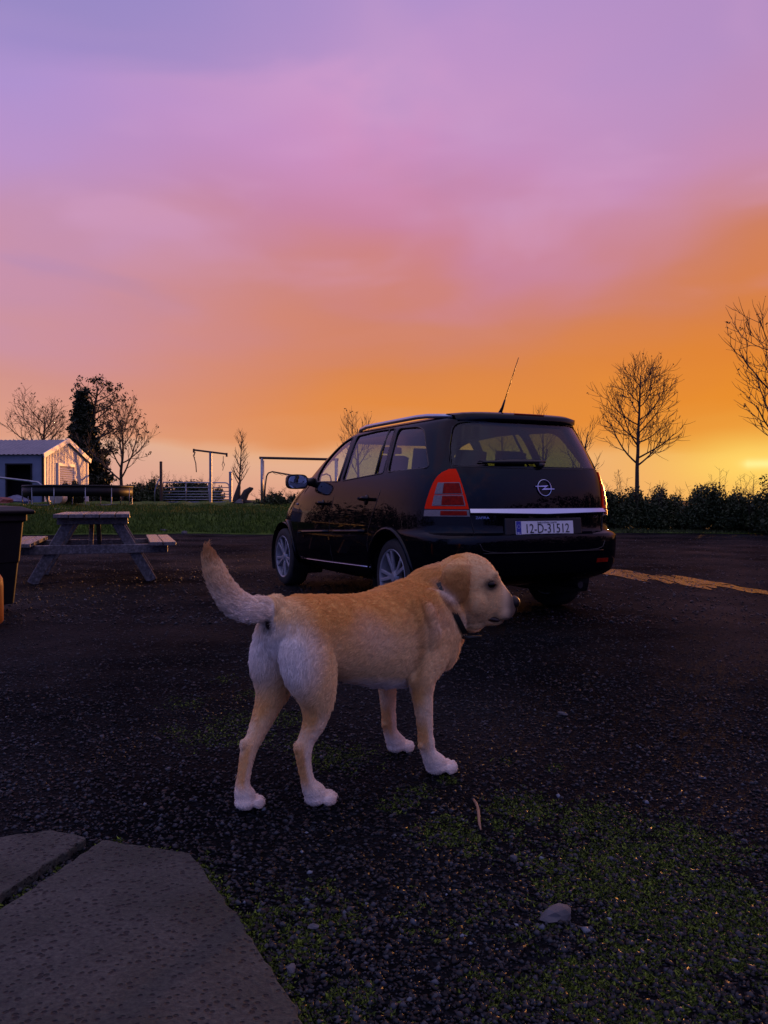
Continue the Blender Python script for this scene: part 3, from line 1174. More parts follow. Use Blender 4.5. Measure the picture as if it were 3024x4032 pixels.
def shed():
    A = Vector((at(93, 44), 44, .70))
    g = Vector((.03, 1, 0)).normalized()        # along the gable, away
    w = Vector((-1, .03, 0)).normalized()       # along the long wall, to the left
    GW, LW, EH, RH = 6.1, 12.0, 2.66, 3.62
    root = empty('shed', A, 0, 'grey corrugated steel shed with a sunlit gable and roller door', 'shed')
    up = Vector((0, 0, 1))
    # gable: vertical ribs
    mb = MB()
    nr = 31
    nrm = g.cross(up)       # outward (+x)
    if nrm.x < 0:
        nrm = -nrm
    pr = []
    for i in range(nr * 4 + 1):
        s = GW * i / (nr * 4)
        off = (0, .03, .03, 0)[i % 4]
        top = EH + (RH - EH) * (1 - abs(s / (GW / 2) - 1))
        pr.append((s, off, top))
    v, f = [], []
    for s, off, top in pr:
        v += [g * s + nrm * off, g * s + nrm * off + up * top]
    for i in range(len(pr) - 1):
        f.append((2 * i, 2 * i + 2, 2 * i + 3, 2 * i + 1))
    mb.add(v, f)
    mb.build('gable_wall', M['clad'], root)
    # long wall with the doorway left open, and a dark room behind it
    mb = MB()
    d0, d1, dh = .62, 2.0, 2.12
    for a, b, z0, z1 in ((0, d0, 0, EH), (d1, LW, 0, EH), (d0, d1, dh, EH)):
        mb.add([w * a + up * z0, w * b + up * z0, w * b + up * z1, w * a + up * z1], [(0, 1, 2, 3)])
    mb.add([g * GW, g * GW + w * LW, g * GW + w * LW + up * EH, g * GW + up * EH], [(0, 1, 2, 3)])
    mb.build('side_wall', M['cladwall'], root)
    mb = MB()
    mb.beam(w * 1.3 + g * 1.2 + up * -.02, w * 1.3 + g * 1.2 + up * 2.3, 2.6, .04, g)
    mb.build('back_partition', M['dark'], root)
    mb = MB()
    fr = .07
    mb.beam(w * (d0) - g * .02, w * d0 - g * .02 + up * dh, fr, .08, g)
    mb.beam(w * (d1) - g * .02, w * d1 - g * .02 + up * dh, fr, .08, g)
    mb.beam(w * (d0 - .05) - g * .02 + up * (dh + .03), w * (d1 + .05) - g * .02 + up * (dh + .03), .08, fr, g)
    mb.build('door_frame', M['dark'], root)
    # roof
    ov = .16
    for sgn, nm in ((1, 'a'), (-1, 'b')):
        mb = MB()
        v, f = [], []
        k = 48
        ridge = g * (GW / 2) + up * RH
        eave = g * (GW / 2 + sgn * (GW / 2 + .18)) + up * (EH - (RH - EH) * .18 / (GW / 2))
        nn = (eave - ridge).cross(w).normalized()
        if nn.z < 0:
            nn = -nn
        for i in range(k * 2 + 1):
            s = -ov + (LW + 2 * ov) * i / (k * 2)
            off = nn * (.05 + (.04 if i % 2 else 0))
            v += [ridge + w * s + off, eave + w * s + off]
        for i in range(k * 2):
            f.append((2 * i, 2 * i + 1, 2 * i + 3, 2 * i + 2))
        mb.add(v, f)
        mb.build('roof', M['roofsheet'], root)
    # barge boards, corner trims and ridge cap
    for a, b in ((g * -.2 + up * (EH - .06), g * (GW / 2) + up * (RH + .03)), (g * (GW / 2) + up * (RH + .03), g * (GW + .2) + up * (EH - .06))):
        mb = MB()
        mb.beam(a - w * .09 + nrm * .06, b - w * .09 + nrm * .06, .05, .26, nrm.cross(b - a))
        mb.build('barge_board', M['trim'], root)
    for s in (0.07, GW - .07):
        mb = MB()
        mb.beam(g * s + nrm * .05, g * s + nrm * .05 + up * (EH - .02), .16, .05, nrm)
        mb.build('corner_trim', M['trim'], root)
    mb = MB()
    mb.beam(g * -.05 - w * .03 + up * 0, g * -.05 - w * .03 + up * (EH - .1), .10, .10, nrm)
    mb.build('downpipe', M['dark'], root)
    # roller door, one folded sheet of slats
    mb = MB()
    s0, s1, h = 1.75, 3.95, 2.15
    v, f = [], []
    k = 17
    for i in range(k):
        z0, z1 = h * i / k, h * (i + 1) / k
        n0 = len(v)
        v += [g * s0 + nrm * .045 + up * z0, g * s1 + nrm * .045 + up * z0, g * s1 + nrm * .11 + up * (z0 + .55 * (z1 - z0)), g * s0 + nrm * .11 + up * (z0 + .55 * (z1 - z0)),
              g * s1 + nrm * .045 + up * z1, g * s0 + nrm * .045 + up * z1]
        f += [(n0, n0 + 1, n0 + 2, n0 + 3), (n0 + 3, n0 + 2, n0 + 4, n0 + 5)]
    mb.add(v, f)
    mb.build('roller_door', M['trim'], root)
    mb = MB()
    mb.beam(g * s0 + nrm * .06, g * s0 + nrm * .06 + up * h, .1, .14, nrm)
    mb.beam(g * s1 + nrm * .06, g * s1 + nrm * .06 + up * h, .1, .14, nrm)
    mb.beam(g * (s0 - .05) + nrm * .06 + up * (h + .07), g * (s1 + .05) + nrm * .06 + up * (h + .07), .16, .14, nrm)
    mb.build('roller_door_frame', M['trim'], root)


shed()

# trampoline seen edge-on
def trampoline():
    d = 36.0
    x = at(170, d)
    R_, z = 2.28, .80
    root = empty('trampoline', (x, d, .68), 0, 'large round dark trampoline standing on the lawn before the shed', 'trampoline')
    mb = MB()
    mb.lathe([(R_ - .34, z - .02), (R_ + .02, z - .02), (R_ + .05, z + .02), (R_ + .02, z + .07), (R_ - .34, z + .06)], 40, loop=True)
    mb.build('edge_pad', M['black'], root, True)
    mb = MB()
    mb.lathe([(.01, z - .06), (R_ - .3, z + .0), (R_ - .3, z + .02), (.01, z - .04)], 40)
    mb.build('mat', M['dark'], root)
    mb = MB()
    mb.lathe([(R_ - .1, z - .40), (R_ + .01, z - .40), (R_ + .01, z - .02), (R_ - .1, z - .02)], 40, loop=True)
    mb.build('skirt', M['black'], root, True)
    for k in range(6):
        a = 2 * pi * k / 6 + .2
        mb = MB()
        p, q = Vector((cos(a - .25) * R_, sin(a - .25) * R_, 0)), Vector((cos(a + .25) * R_, sin(a + .25) * R_, 0))
        tz = Vector((0, 0, z - .04))
        mb.tube([p + tz, p + Vector((0, 0, .06)), p.lerp(q, .08) + Vector((0, 0, .02)), p.lerp(q, .92) + Vector((0, 0, .02)), q + Vector((0, 0, .06)), q + tz], .022, 6)
        mb.build('leg', M['steel'], root, True)


trampoline()
# bent tube frame at the left edge, junk by the shed door, pole on the grass
d = 34.0
mb = MB()
mb.tube([(at(-40, d), d, zat(1026, d)), (at(0, d), d, zat(1032, d)), (at(60, d), d, zat(1039, d)), (at(82, d), d, zat(1042, d)), (at(92, d), d, zat(1050, d)), (at(110, d), d, .55)], .045, 8)
mb.tube([(at(-40, d), d, zat(1026, d)), (at(-38, d), d, .5)], .045, 8)
o = mb.build('tube_frame', M['steel'], None, True)
tag(o, 'bent steel tube frame on the lawn at the left picture edge', 'frame')
mb = MB()
mb.tube([(at(40, 29), 29, .56), (at(105, 29.4), 29.4, .575), (at(180, 30), 30, .60)], .028, 6)
tag(mb.build('pole', M['steel'], None, True), 'pale metal pole lying flat on the lawn', 'pole')
M['bluetarp'] = pbr('blue_tarpaulin', (.10, .12, .20), (.05, .05, .09), 6, .5)
M['redjunk'] = pbr('red_plastic', (.20, .05, .04), None, rough=.6)
rock('covered_heap', (at(38, 42), 42, .85), (1.1, .5, .34), 51, M['bluetarp'], 'heap under a bluish sheet beside the shed doorway', 'heap')
rock('covered_heap', (at(8, 41), 41, .80), (.5, .4, .26), 52, M['redjunk'], 'dull red heap at the left edge before the shed', 'heap')
M['drum'] = pbr('pale_drum', (.55, .48, .42), (.4, .34, .3), 5, .6)
mb = MB()
mb.lathe([(.05, -.30), (.30, -.30), (.31, -.27), (.30, -.1), (.31, 0), (.30, .1), (.31, .27), (.30, .30), (.05, .30)], 20, (0, 0, .31), 'y')
o = mb.build('barrel', M['drum'], None, True, auto=40)
o.location = (at(229, 40), 40, .72)
o.location = (at(127, 38.6), 38.6, .70)
tag(o, 'pale barrel lying on its side under the trampoline', 'barrel')

# ================================================================ posts, gate, washing line, goals
def post(name, vx, vy0, d, r, label, mat='steel', z0=.6, cat='post'):
    root = empty(name, (at(vx, d), d, z0), 0, label, cat)
    mb = MB()
    mb.tube([(0, 0, -.1), (0, 0, zat(vy0, d) - z0)], r, 10)
    mb.build('shaft', M[mat], root, True, auto=40)
    mb = MB()
    mb.lathe([(.004, 0), (r * 1.15, 0), (r * 1.15, .03), (r * .6, .06), (.004, .065)], 10, (0, 0, zat(vy0, d) - z0))
    mb.build('cap', M[mat], root, True)
    return root


p_ = post('gate_post', 348, 999, 45, .075, 'tall dark gate post at the hinge end of the gate', 'rust')
mb = MB()
mb.tube([(-.35, 0, 0), (-.34, 0, .8), (-.25, 0, 1.15), (-.06, 0, 1.5)], .04, 6)
mb.build('brace', M['steel'], p_, True)
post('gate_post', 498, 1021, 45, .085, 'shorter gate post at the latch end beside the sapling', 'steel')


def gate():
    d = 44.8
    x0, x1 = at(352, d), at(495, d)
    zb, zt = .76, zat(1042, d)
    root = empty('field_gate', (x0, d, zb), 0, 'galvanised seven-bar field gate closing the lawn', 'gate')
    w, h = x1 - x0, zt - zb
    mb = MB()
    rr_ = .22
    pts = [(0, 0, 0.03), (0, 0, h), (w - rr_, 0, h - .02)]
    for k in range(5):
        a = pi / 2 * (1 - k / 4)
        pts.append((w - rr_ + rr_ * cos(a), 0, h - .02 - rr_ + rr_ * sin(a)))
    pts += [(w, 0, .03), (0, 0, .03)]
    mb.tube(pts, .034, 6)
    mb.build('frame', M['steel'], root, True)
    for z in (.03 + h * t_ for t_ in (.13, .26, .39, .53, .72)):
        mb = MB()
        mb.tube([(0, 0, z), (w, 0, z)], .024, 6)
        mb.build('rail', M['steel'], root, True)
    for x in (w * .345, w * .69):
        mb = MB()
        mb.tube([(x, .03, .03), (x, .03, h)], .034, 6)
        mb.build('upright', M['steel'], root, True)


gate()


def washing_line():
    d = 42.0
    x = at(455, d)
    zt = zat(977, d)
    root = empty('washing_line_post', (x, d, .74), 0, 'T-shaped washing line post with ropes hanging from both arms', 'washing line')
    mb = MB()
    mb.tube([(0, 0, -.1), (0, 0, zt - .74)], .07, 10)
    mb.build('shaft', M['steel'], root, True, auto=40)
    mb = MB()
    a, b = Vector((at(419, d) - x, 0, zat(972, d) - .74)), Vector((at(490, d) - x, 0, zat(981, d) - .74))
    mb.tube([a, b], .048, 8)
    for q in (a, b):
        mb.tube([q + Vector((0, 0, .06)), q + Vector((0, 0, -.14))], .05, 8)
    mb.build('crossbar', M['rust'], root, True, auto=40)
    mb = MB()
    mb.tube([a + Vector((.08, 0, -.1)), a + Vector((.0, .0, -.35)), a + Vector((.1, 0, -.7)), a + Vector((.13, 0, -1.15))], [.02, .025, .028, .026], 5)
    mb.tube([a + Vector((.08, 0, -.1)), a + Vector((-.04, 0, -.3)), a + Vector((.06, 0, -.42))], .02, 5)
    mb.build('rope', M['rope'], root, True)
    mb = MB()
    c = b + Vector((-.18, 0, -.1))
    mb.tube([c, c + Vector((0, 0, -.25)), c + Vector((-.06, 0, -.45)), c + Vector((.0, 0, -.62)), c + Vector((.07, 0, -.45)), c + Vector((0, 0, -.28))], .018, 5)
    mb.tube([c + Vector((0, 0, -.6)), c + Vector((-.03, 0, -.75))], .018, 5)
    mb.build('rope', M['rope'], root, True)


washing_line()


def goal_frames():
    d = 38.0
    x0, x1 = at(566, d), at(726, d)
    zt = zat(990, d)
    root = empty('goal_frame', (x0, d, .64), 0, 'tall rusty goal frame with a long crossbar running behind the car', 'goal')
    h = zt - .64
    for x in (0, x1 - x0):
        mb = MB()
        mb.tube([(x, 0, -.1), (x, 0, h)], .065, 8)
        mb.tube([(x + .06, .12, -.1), (x + .06, .12, h - .1)], .03, 6)
        mb.build('upright', M['steel'], root, True)
    mb = MB()
    mb.tube([(-.12, 0, h + .02), (x1 - x0 + .12, 0, h - .06)], .06, 8)
    mb.build('crossbar', M['rust'], root, True)
    d = 36.5
    x0, x1 = at(576, d), at(715, d)
    root = empty('net_goal', (x0, d, .62), 0, 'smaller bent-tube goal with sagging crossbar beside the tall frame', 'goal')
    h = zat(1019, d) - .62
    w = x1 - x0
    pts = [(-.12, 0, -.05), (-.06, 0, h * .6), (0, 0, h - .2), (.08, 0, h - .06), (.25, 0, h), (w * .45, 0, h - .18), (w * .62, 0, h - .28), (w * .66, 0, h - .32), (w * .72, 0, h - .27), (w - .2, 0, h - .1), (w - .05, 0, h - .18), (w, 0, h - .35), (w + .05, 0, -.05)]
    mb = MB()
    mb.tube(pts, .034, 7)
    mb.build('frame', M['rust'], root, True)
    mb = MB()
    r_ = random.Random(3)
    q = [(.3, 0, h - .05)]
    for i in range(1, 9):
        q.append((.3 + i * w * .045, r_.uniform(-.02, .02), h - .05 - .02 * i - .05 * (i % 2)))
    mb.tube(q, .012, 4)
    mb.build('net_cord', M['rope'], root, True)


goal_frames()


def driftwood():
    d = 40.0
    x = at(520, d)
    root = empty('tree_stump', (x, d, .68), 0, 'jagged dark stump of upright root pieces left of the goal frame', 'stump')
    mb = MB()
    for pts, r_ in (([(-.25, 0, -.05), (-.22, 0, .3), (-.1, .05, .85), (-.06, .05, 1.15)], [.2, .17, .1, .03]),
                    ([(.1, 0, -.05), (.12, 0, .28), (.28, 0, .62), (.5, 0, .78), (.62, 0, .80)], [.22, .2, .17, .12, .04]),
                    ([(-.1, 0, 0), (.2, 0, .12), (.8, 0, .02)], [.16, .16, .08])):
        mb.tube(pts, r_, 7)
    mb.build('roots', M['bark'], root, True)
    rock('rock', (at(517, 39.4), 39.4, .76), (.26, .2, .18), 53, M['stone'], 'pale rock lying against the jagged stump', 'rock')


driftwood()
# ================================================================ picnic table

def picnic_table():
    root = empty('picnic_table', (-3.42, 9.62, 0), radians(17.5), 'weathered wooden picnic table with attached benches on the yard', 'picnic table')
    r_ = random.Random(5)

    def plank(name, p, q, w, h, up=(0, 0, 1)):
        mb = MB()
        mb.beam(p, q, w, h, up)
        o = mb.build(name, M['wood'], root, bevel=.006)
        return o
    L_ = .86
    for i in range(5):
        x = (i - 2) * .158
        e = r_.uniform(-.012, .012)
        plank('tabletop_plank', (x, -L_ - .06 + e, .745), (x, L_ - .04 + e, .745 + r_.uniform(-.003, .003)), .148, .042)
    for s in (-1, 1):
        for k in range(2):
            x = s * (.66 + k * .142)
            e = r_.uniform(-.012, .012)
            plank('bench_plank', (x, -L_ - .26 + e, .445), (x, L_ - .04 + e, .445 + r_.uniform(-.003, .003)), .134, .042)
    for y in (-.60, .60):
        for s in (-1, 1):
            plank('leg', (s * .22, y, .72), (s * .63, y, .0), .045, .115, (s * .72, 0, .41))
        yo = y + (-.047 if y < 0 else .047)
        plank('crossbeam', (-.80, yo, .372), (.80, yo, .372), .045, .10)
        plank('batten', (-.37, yo, .685), (.37, yo, .685), .045, .075)
    for s in (-1, 1):
        plank('brace', (0.03 * s, s * .54, .34), (0.03 * s, s * .12, .70), .05, .07, (0, 1, 0))


picnic_table()

# ================================================================ bin and gas cylinder at the left edge

def wheelie_bin():
    root = empty('wheelie_bin', (-3.38, 6.66, 0), radians(60), 'dark plastic wheelie bin at the left edge before the picnic table', 'bin')
    mb = MB()

    def ring(z, wx, wy, oy=0):
        return [(a * wx, b * wy + oy, z) for a, b in ((-1, -.86), (-.86, -1), (.86, -1), (1, -.86), (1, .86), (.86, 1), (-.86, 1), (-1, .86))]
    mb.loft([ring(.06, .235, .24), ring(.40, .255, .28), ring(.41, .262, .287), ring(.74, .28, .32), ring(.745, .30, .345), ring(.80, .30, .345)])
    mb.build('body', M['black'], root, bevel=.006)
    mb = MB()

    def lid(z0, z1, wx, y0, y1):
        return [(-wx, y0, z0), (wx, y0, z0), (wx, y1, z1), (-wx, y1, z1)]
    mb.loft([lid(.80, .805, .315, -.38, .36), lid(.83, .835, .32, -.39, .37), lid(.865, .88, .25, -.30, .28), lid(.872, .89, .15, -.2, .2)])
    mb.build('lid', M['black'], root, bevel=.012)
    mb = MB()
    mb.tube([(-.22, .40, .80), (.22, .40, .80)], .018, 8)
    for s in (-.2, .2):
        mb.tube([(s, .34, .79), (s, .41, .80)], .02, 8)
    mb.build('handle', M['black'], root, True)
    for s in (-1, 1):
        mb = MB()
        mb.lathe([(.03, -.03), (.11, -.03), (.125, -.015), (.125, .015), (.11, .03), (.03, .03)], 20, (s * .27, .24, .125), 'x')
        mb.build('wheel', M['black'], root, True)


wheelie_bin()
M['orange'] = pbr('sunlit_orange', (.46, .13, .02), (.30, .08, .015), 6, .45, 0)  # orange of a sunlit edge put into the whole cylinder's colour
root = empty('gas_cylinder', (-2.92, 5.85, 0), 0, 'round-shouldered gas cylinder coloured orange as if sunlit, cut by the left picture edge', 'gas cylinder')
mb = MB()
mb.lathe([(.02, .01), (.13, .01), (.16, .04), (.16, .30), (.155, .35), (.13, .39), (.08, .41), (.02, .415)], 28)
mb.build('body', M['orange'], root, True)
mb = MB()
mb.lathe([(.075, .40), (.085, .40), (.085, .47), (.075, .47)], 20, loop=True)
mb.build('collar', M['orange'], root, True, auto=40)
mb = MB()
mb.lathe([(.004, .40), (.02, .40), (.02, .44), (.012, .45), (.012, .48), (.004, .485)], 10)
mb.build('valve', M['rust'], root, True, auto=40)
# ================================================================ the car

def pchip(xs_, ys_):
    xs_ = np.asarray(xs_, float)
    ys_ = np.asarray(ys_, float)
    h = np.diff(xs_)
    dl = np.diff(ys_) / h
    m = np.zeros(len(xs_))
    for i in range(1, len(xs_) - 1):
        if dl[i - 1] * dl[i] > 0:
            w1, w2 = 2 * h[i] + h[i - 1], h[i] + 2 * h[i - 1]
            m[i] = (w1 + w2) / (w1 / dl[i - 1] + w2 / dl[i])
    m[0], m[-1] = dl[0], dl[-1]

    def fn(x):
        x = min(max(float(x), xs_[0]), xs_[-1])
        i = min(max(int(np.searchsorted(xs_, x) - 1), 0), len(h) - 1)
        t_ = (x - xs_[i]) / h[i]
        return ((1 + 2 * t_) * (1 - t_) ** 2 * ys_[i] + t_ * (1 - t_) ** 2 * h[i] * m[i] + t_ * t_ * (3 - 2 * t_) * ys_[i + 1] + t_ * t_ * (t_ - 1) * h[i] * m[i + 1])
    return fn


YC = .9
fw = pchip([.25, .30, .38, .5, .62, .70, .78, .9, 1.0, 1.08, 1.14, 1.2, 1.3, 1.4, 1.5, 1.55, 1.585, 1.61, 1.63, 1.643, 1.65],
           [.78, .84, .882, .896, .902, .902, .897, .884, .870, .853, .838, .815, .778, .738, .694, .662, .620, .560, .44, .28, .05])
fyr = pchip([.25, .31, .38, .5, .62, .68, .70, .72, .80, .9, 1.0, 1.1, 1.18, 1.3, 1.4, 1.5, 1.545, 1.56, 1.585, 1.605, 1.625, 1.64, 1.65],
            [-.42, -.70, -.865, -.905, -.908, -.900, -.872, -.866, -.862, -.856, -.846, -.828, -.806, -.762, -.720, -.672, -.655, -.668, -.640, -.55, -.36, -.05, .6])
fyf = pchip([.25, .35, .45, .6, .7, .8, .88, .96, 1.02, 1.06, 1.12, 1.2, 1.3, 1.4, 1.5, 1.55, 1.58, 1.605, 1.625, 1.64, 1.65],
            [3.40, 3.52, 3.56, 3.53, 3.48, 3.40, 3.27, 3.10, 2.94, 2.80, 2.66, 2.50, 2.31, 2.10, 1.85, 1.68, 1.56, 1.42, 1.26, 1.10, .95])
fnr = pchip([.25, .66, .71, 1.65], [8.5, 8.5, 6.2, 6.2])
CROWN = .040
fnf = pchip([.25, .6, 1.0, 1.2, 1.65], [3.2, 3.2, 3.4, 3.7, 3.4])


def spow(c, e):
    return math.copysign(abs(c) ** e, c)


def surf(z, th):
    w, yr, yf = fw(z), fyr(z), fyf(z)
    c, s = cos(th), sin(th)
    n_ = fnf(z) if s > 0 else fnr(z)
    # keep the section smooth where the two halves meet on the flank
    x = w * spow(c, 2 / n_)
    y = YC + ((yf - YC) if s > 0 else (YC - yr) * (1 - CROWN * (x / w) ** 2)) * spow(s, 2 / n_)
    return Vector((x, y, z))


def normal(z, th):
    e = 1e-3
    a = surf(z, th + e) - surf(z, th - e)
    b = surf(min(z + 2e-3, 1.649), th) - surf(max(z - 2e-3, .251), th)
    n_ = a.cross(b)
    if n_.length < 1e-9:
        return Vector((cos(th), sin(th), 0))
    n_.normalize()
    return n_


def th_rear(x, z):
    w = fw(z)
    c = max(-1, min(1, x / w))
    cc = spow(c, fnr(z) / 2)
    return -math.acos(max(-1, min(1, cc)))


def th_side(y, z, side):
    yr, yf = fyr(z), fyf(z)
    if y >= YC:
        q = min(1, (y - YC) / (yf - YC))
        a = math.asin(q ** (fnf(z) / 2))
    else:
        lo, hi = -pi / 2, 0.0
        for _ in range(40):
            md_ = (lo + hi) / 2
            if surf(z, md_).y > y:
                hi = md_
            else:
                lo = md_
        a = (lo + hi) / 2
    return a if side > 0 else pi - a


def rear_pt(x, z, off=0.0):
    th = th_rear(x, z)
    return surf(z, th) + normal(z, th) * off


def side_pt(y, z, side=-1, off=0.0):
    th = th_side(y, z, side)
    return surf(z, th) + normal(z, th) * off


def uniform_thetas(n_):
    t_ = np.linspace(0, 2 * pi, 20001)
    p = np.array([tuple(surf(.8, a)) for a in t_[::20]])
    d = np.concatenate([[0], np.cumsum(np.linalg.norm(np.diff(p, axis=0), axis=1))])
    return np.interp(np.linspace(0, d[-1], n_ + 1)[:-1], d, t_[::20])


CAR_TH = uniform_thetas(168)
CAR_Z = [.25, .27, .30, .34, .38, .44, .5, .56, .62, .66, .68, .69, .70, .72, .76, .80, .84, .88, .92, .96, 1.0, 1.04, 1.08, 1.11, 1.14, 1.17, 1.2, 1.24, 1.28,
         1.32, 1.36, 1.40, 1.44, 1.48, 1.51, 1.535, 1.55, 1.56, 1.572, 1.585, 1.597, 1.607, 1.617, 1.626, 1.634, 1.64, 1.645, 1.648]


def closed_shell(off):
    n_ = len(CAR_TH)
    v = []
    for z in CAR_Z:
        for th in CAR_TH:
            p = surf(z, th)
            if off:
                q = normal(z, th)
                if z <= .26:
                    q = Vector((q.x, q.y, 0)).normalized()
                p = p + q * off
                if z <= .26:
                    p.z = .25 - off
            v.append(p)
    f = []
    m = len(CAR_Z)
    for i in range(m - 1):
        for k in range(n_):
            k2 = (k + 1) % n_
            f.append((i * n_ + k, i * n_ + k2, (i + 1) * n_ + k2, (i + 1) * n_ + k))
    f.append(tuple(range(n_ - 1, -1, -1)))
    f.append(tuple((m - 1) * n_ + k for k in range(n_)))
    return v, f


def hollow(o1, o2):
    v1, f1 = closed_shell(o1)
    v2, f2 = closed_shell(o2)
    n_ = len(v1)
    return v1 + v2, f1 + [tuple(reversed([i + n_ for i in q])) for q in f2]


def boolean(o, cutter, op):
    md = o.modifiers.new('b', 'BOOLEAN')
    md.operation = op
    md.solver = 'EXACT'
    md.object = cutter
    dg = bpy.context.evaluated_depsgraph_get()
    me = bpy.data.meshes.new_from_object(o.evaluated_get(dg))
    o.modifiers.clear()
    return me


def rounded(poly, r, k=4):
    out = []
    n_ = len(poly)
    for i in range(n_):
        p, a, b = Vector(poly[i]), Vector(poly[i - 1]), Vector(poly[(i + 1) % n_])
        ra = min(r, (a - p).length * .45, (b - p).length * .45)
        s, e = p + (a - p).normalized() * ra, p + (b - p).normalized() * ra
        for j in range(k + 1):
            t_ = j / k
            out.append(tuple(s.lerp(p, t_).lerp(p.lerp(e, t_), t_)))
    return out


def grown(poly, d):
    """polygon moved outwards by d"""
    c = sum((Vector(p) for p in poly), Vector((0, 0))) / len(poly)
    return [tuple(Vector(p) + (Vector(p) - c).normalized() * d) for p in poly]


WIN = {
    'front': rounded([(1.745, 1.125), (1.80, 1.20), (1.735, 1.325), (1.60, 1.425), (1.42, 1.505), (1.205, 1.548), (1.155, 1.115)], .03),
    'rear_door': rounded([(1.065, 1.120), (1.10, 1.548), (.70, 1.565), (.335, 1.560), (.235, 1.168)], .03),
    'quarter': rounded([(.165, 1.172), (.265, 1.552), (-.08, 1.540), (-.215, 1.495), (-.455, 1.190)], .05),
}
REARWIN = rounded([(-.70, 1.20), (.70, 1.20), (.645, 1.40), (.575, 1.54), (-.575, 1.54), (-.645, 1.40)], .05)
SCREEN = rounded([(-.58, 1.12), (.58, 1.12), (.57, 1.35), (.52, 1.52), (-.52, 1.52), (-.57, 1.35)], .05)


def glass_material(name, tint, rough=.02):
    m = bpy.data.materials.new(name)
    m.use_nodes = True
    t = m.node_tree
    t.nodes.remove(t.nodes['Principled BSDF'])
    out = t.nodes['Material Output']
    tr = t.nodes.new('ShaderNodeBsdfTransparent')
    tr.inputs[0].default_value = (*tint, 1)
    gl = t.nodes.new('ShaderNodeBsdfGlossy')
    gl.inputs['Roughness'].default_value = rough
    gl.inputs['Color'].default_value = (.9, .9, .95, 1)
    fr = t.nodes.new('ShaderNodeFresnel')
    fr.inputs['IOR'].default_value = 1.5
    mx = t.nodes.new('ShaderNodeMixShader')
    ge = t.nodes.new('ShaderNodeNewGeometry')
    inv = t.nodes.new('ShaderNodeMath')
    inv.operation = 'SUBTRACT'
    inv.inputs[0].default_value = 1.0
    t.links.new(ge.outputs['Backfacing'], inv.inputs[1])
    mu = t.nodes.new('ShaderNodeMath')
    mu.operation = 'MULTIPLY'
    t.links.new(fr.outputs[0], mu.inputs[0])
    t.links.new(inv.outputs[0], mu.inputs[1])
    t.links.new(mu.outputs[0], mx.inputs[0])
    t.links.new(tr.outputs[0], mx.inputs[1])
    t.links.new(gl.outputs[0], mx.inputs[2])
    t.links.new(mx.outputs[0], out.inputs[0])
    return m


def car_paint():
    m = bpy.data.materials.new('black_car_paint_with_rain')
    m.use_nodes = True
    t = m.node_tree
    b = t.nodes['Principled BSDF']
    b.inputs['Base Color'].default_value = (.0022, .0024, .0042, 1)
    b.inputs['Roughness'].default_value = .5
    b.inputs['Specular IOR Level'].default_value = .0
    b.inputs['Coat Weight'].default_value = .5
    b.inputs['Coat Roughness'].default_value = .02
    NN, LL = t.nodes.new, t.links.new
    vec = NN('ShaderNodeTexCoord').outputs['Object']
    vo = NN('ShaderNodeTexVoronoi')
    vo.inputs['Scale'].default_value = 85
    vo.inputs['Randomness'].default_value = 1
    LL(vec, vo.inputs['Vector'])
    mr = NN('ShaderNodeMapRange')
    mr.interpolation_type = 'SMOOTHSTEP'
    mr.inputs[1].default_value = .42
    mr.inputs[2].default_value = .12
    LL(vo.outputs['Distance'], mr.inputs[0])
    nz = NN('ShaderNodeTexNoise')
    nz.inputs['Scale'].default_value = 9
    LL(vec, nz.inputs['Vector'])
    mm = NN('ShaderNodeMapRange')
    mm.inputs[1].default_value = .42
    mm.inputs[2].default_value = .62
    LL(nz.outputs['Fac'], mm.inputs[0])
    mu = NN('ShaderNodeMath')
    mu.operation = 'MULTIPLY'
    LL(mr.outputs[0], mu.inputs[0])
    LL(mm.outputs[0], mu.inputs[1])
    bp = NN('ShaderNodeBump')
    bp.inputs['Strength'].default_value = .12
    bp.inputs['Distance'].default_value = .003
    LL(mu.outputs[0], bp.inputs['Height'])
    LL(bp.outputs[0], b.inputs['Normal'])
    LL(bp.outputs[0], b.inputs['Coat Normal'])
    return m


M['paint'] = car_paint()
M['glass'] = glass_material('clear_car_glass', (.90, .93, .88))
M['glass_dark'] = glass_material('tinted_car_glass', (.50, .57, .42))
M['chrome'] = pbr('chrome', (.40, .45, .62), None, rough=.16, metal=1.0)
M['alloy'] = pbr('alloy', (.34, .35, .39), (.26, .27, .30), 20, .35, .25)
M['rubber'] = pbr('tyre_rubber', (.012, .012, .013), (.020, .019, .019), 30, .75, 0, (120, .3, .002))
M['trimblack'] = pbr('black_trim', (.008, .008, .009), None, rough=.45)
M['redlens'] = pbr('red_lens', (.95, .026, .002), None, rough=.35, spec=.06)
M['smokelens'] = pbr('smoked_red_lens', (.34, .012, .004), (.16, .008, .004), 30, .4, 0, spec=.08)
M['clearlens'] = pbr('clear_lens', (.34, .31, .31), (.10, .09, .09), 60, .45, 0, stretch=(1, 1, 30), spec=.2)
M['silver'] = pbr('silver_rail', (.52, .53, .58), None, rough=.3, metal=.9)
M['seat'] = pbr('seat_cloth', (.025, .025, .028), (.04, .04, .044), 40, .9)
M['platewhite'] = pbr('plate_white', (.72, .72, .74), None, rough=.4)
M['plateblue'] = pbr('plate_blue', (.02, .035, .30), None, rough=.4)
M['ink'] = pbr('plate_ink', (.008, .008, .008), None, rough=.5)
M['mirrorglass'] = pbr('mirror_glass', (.80, .82, .86), None, rough=.03, metal=1.0)


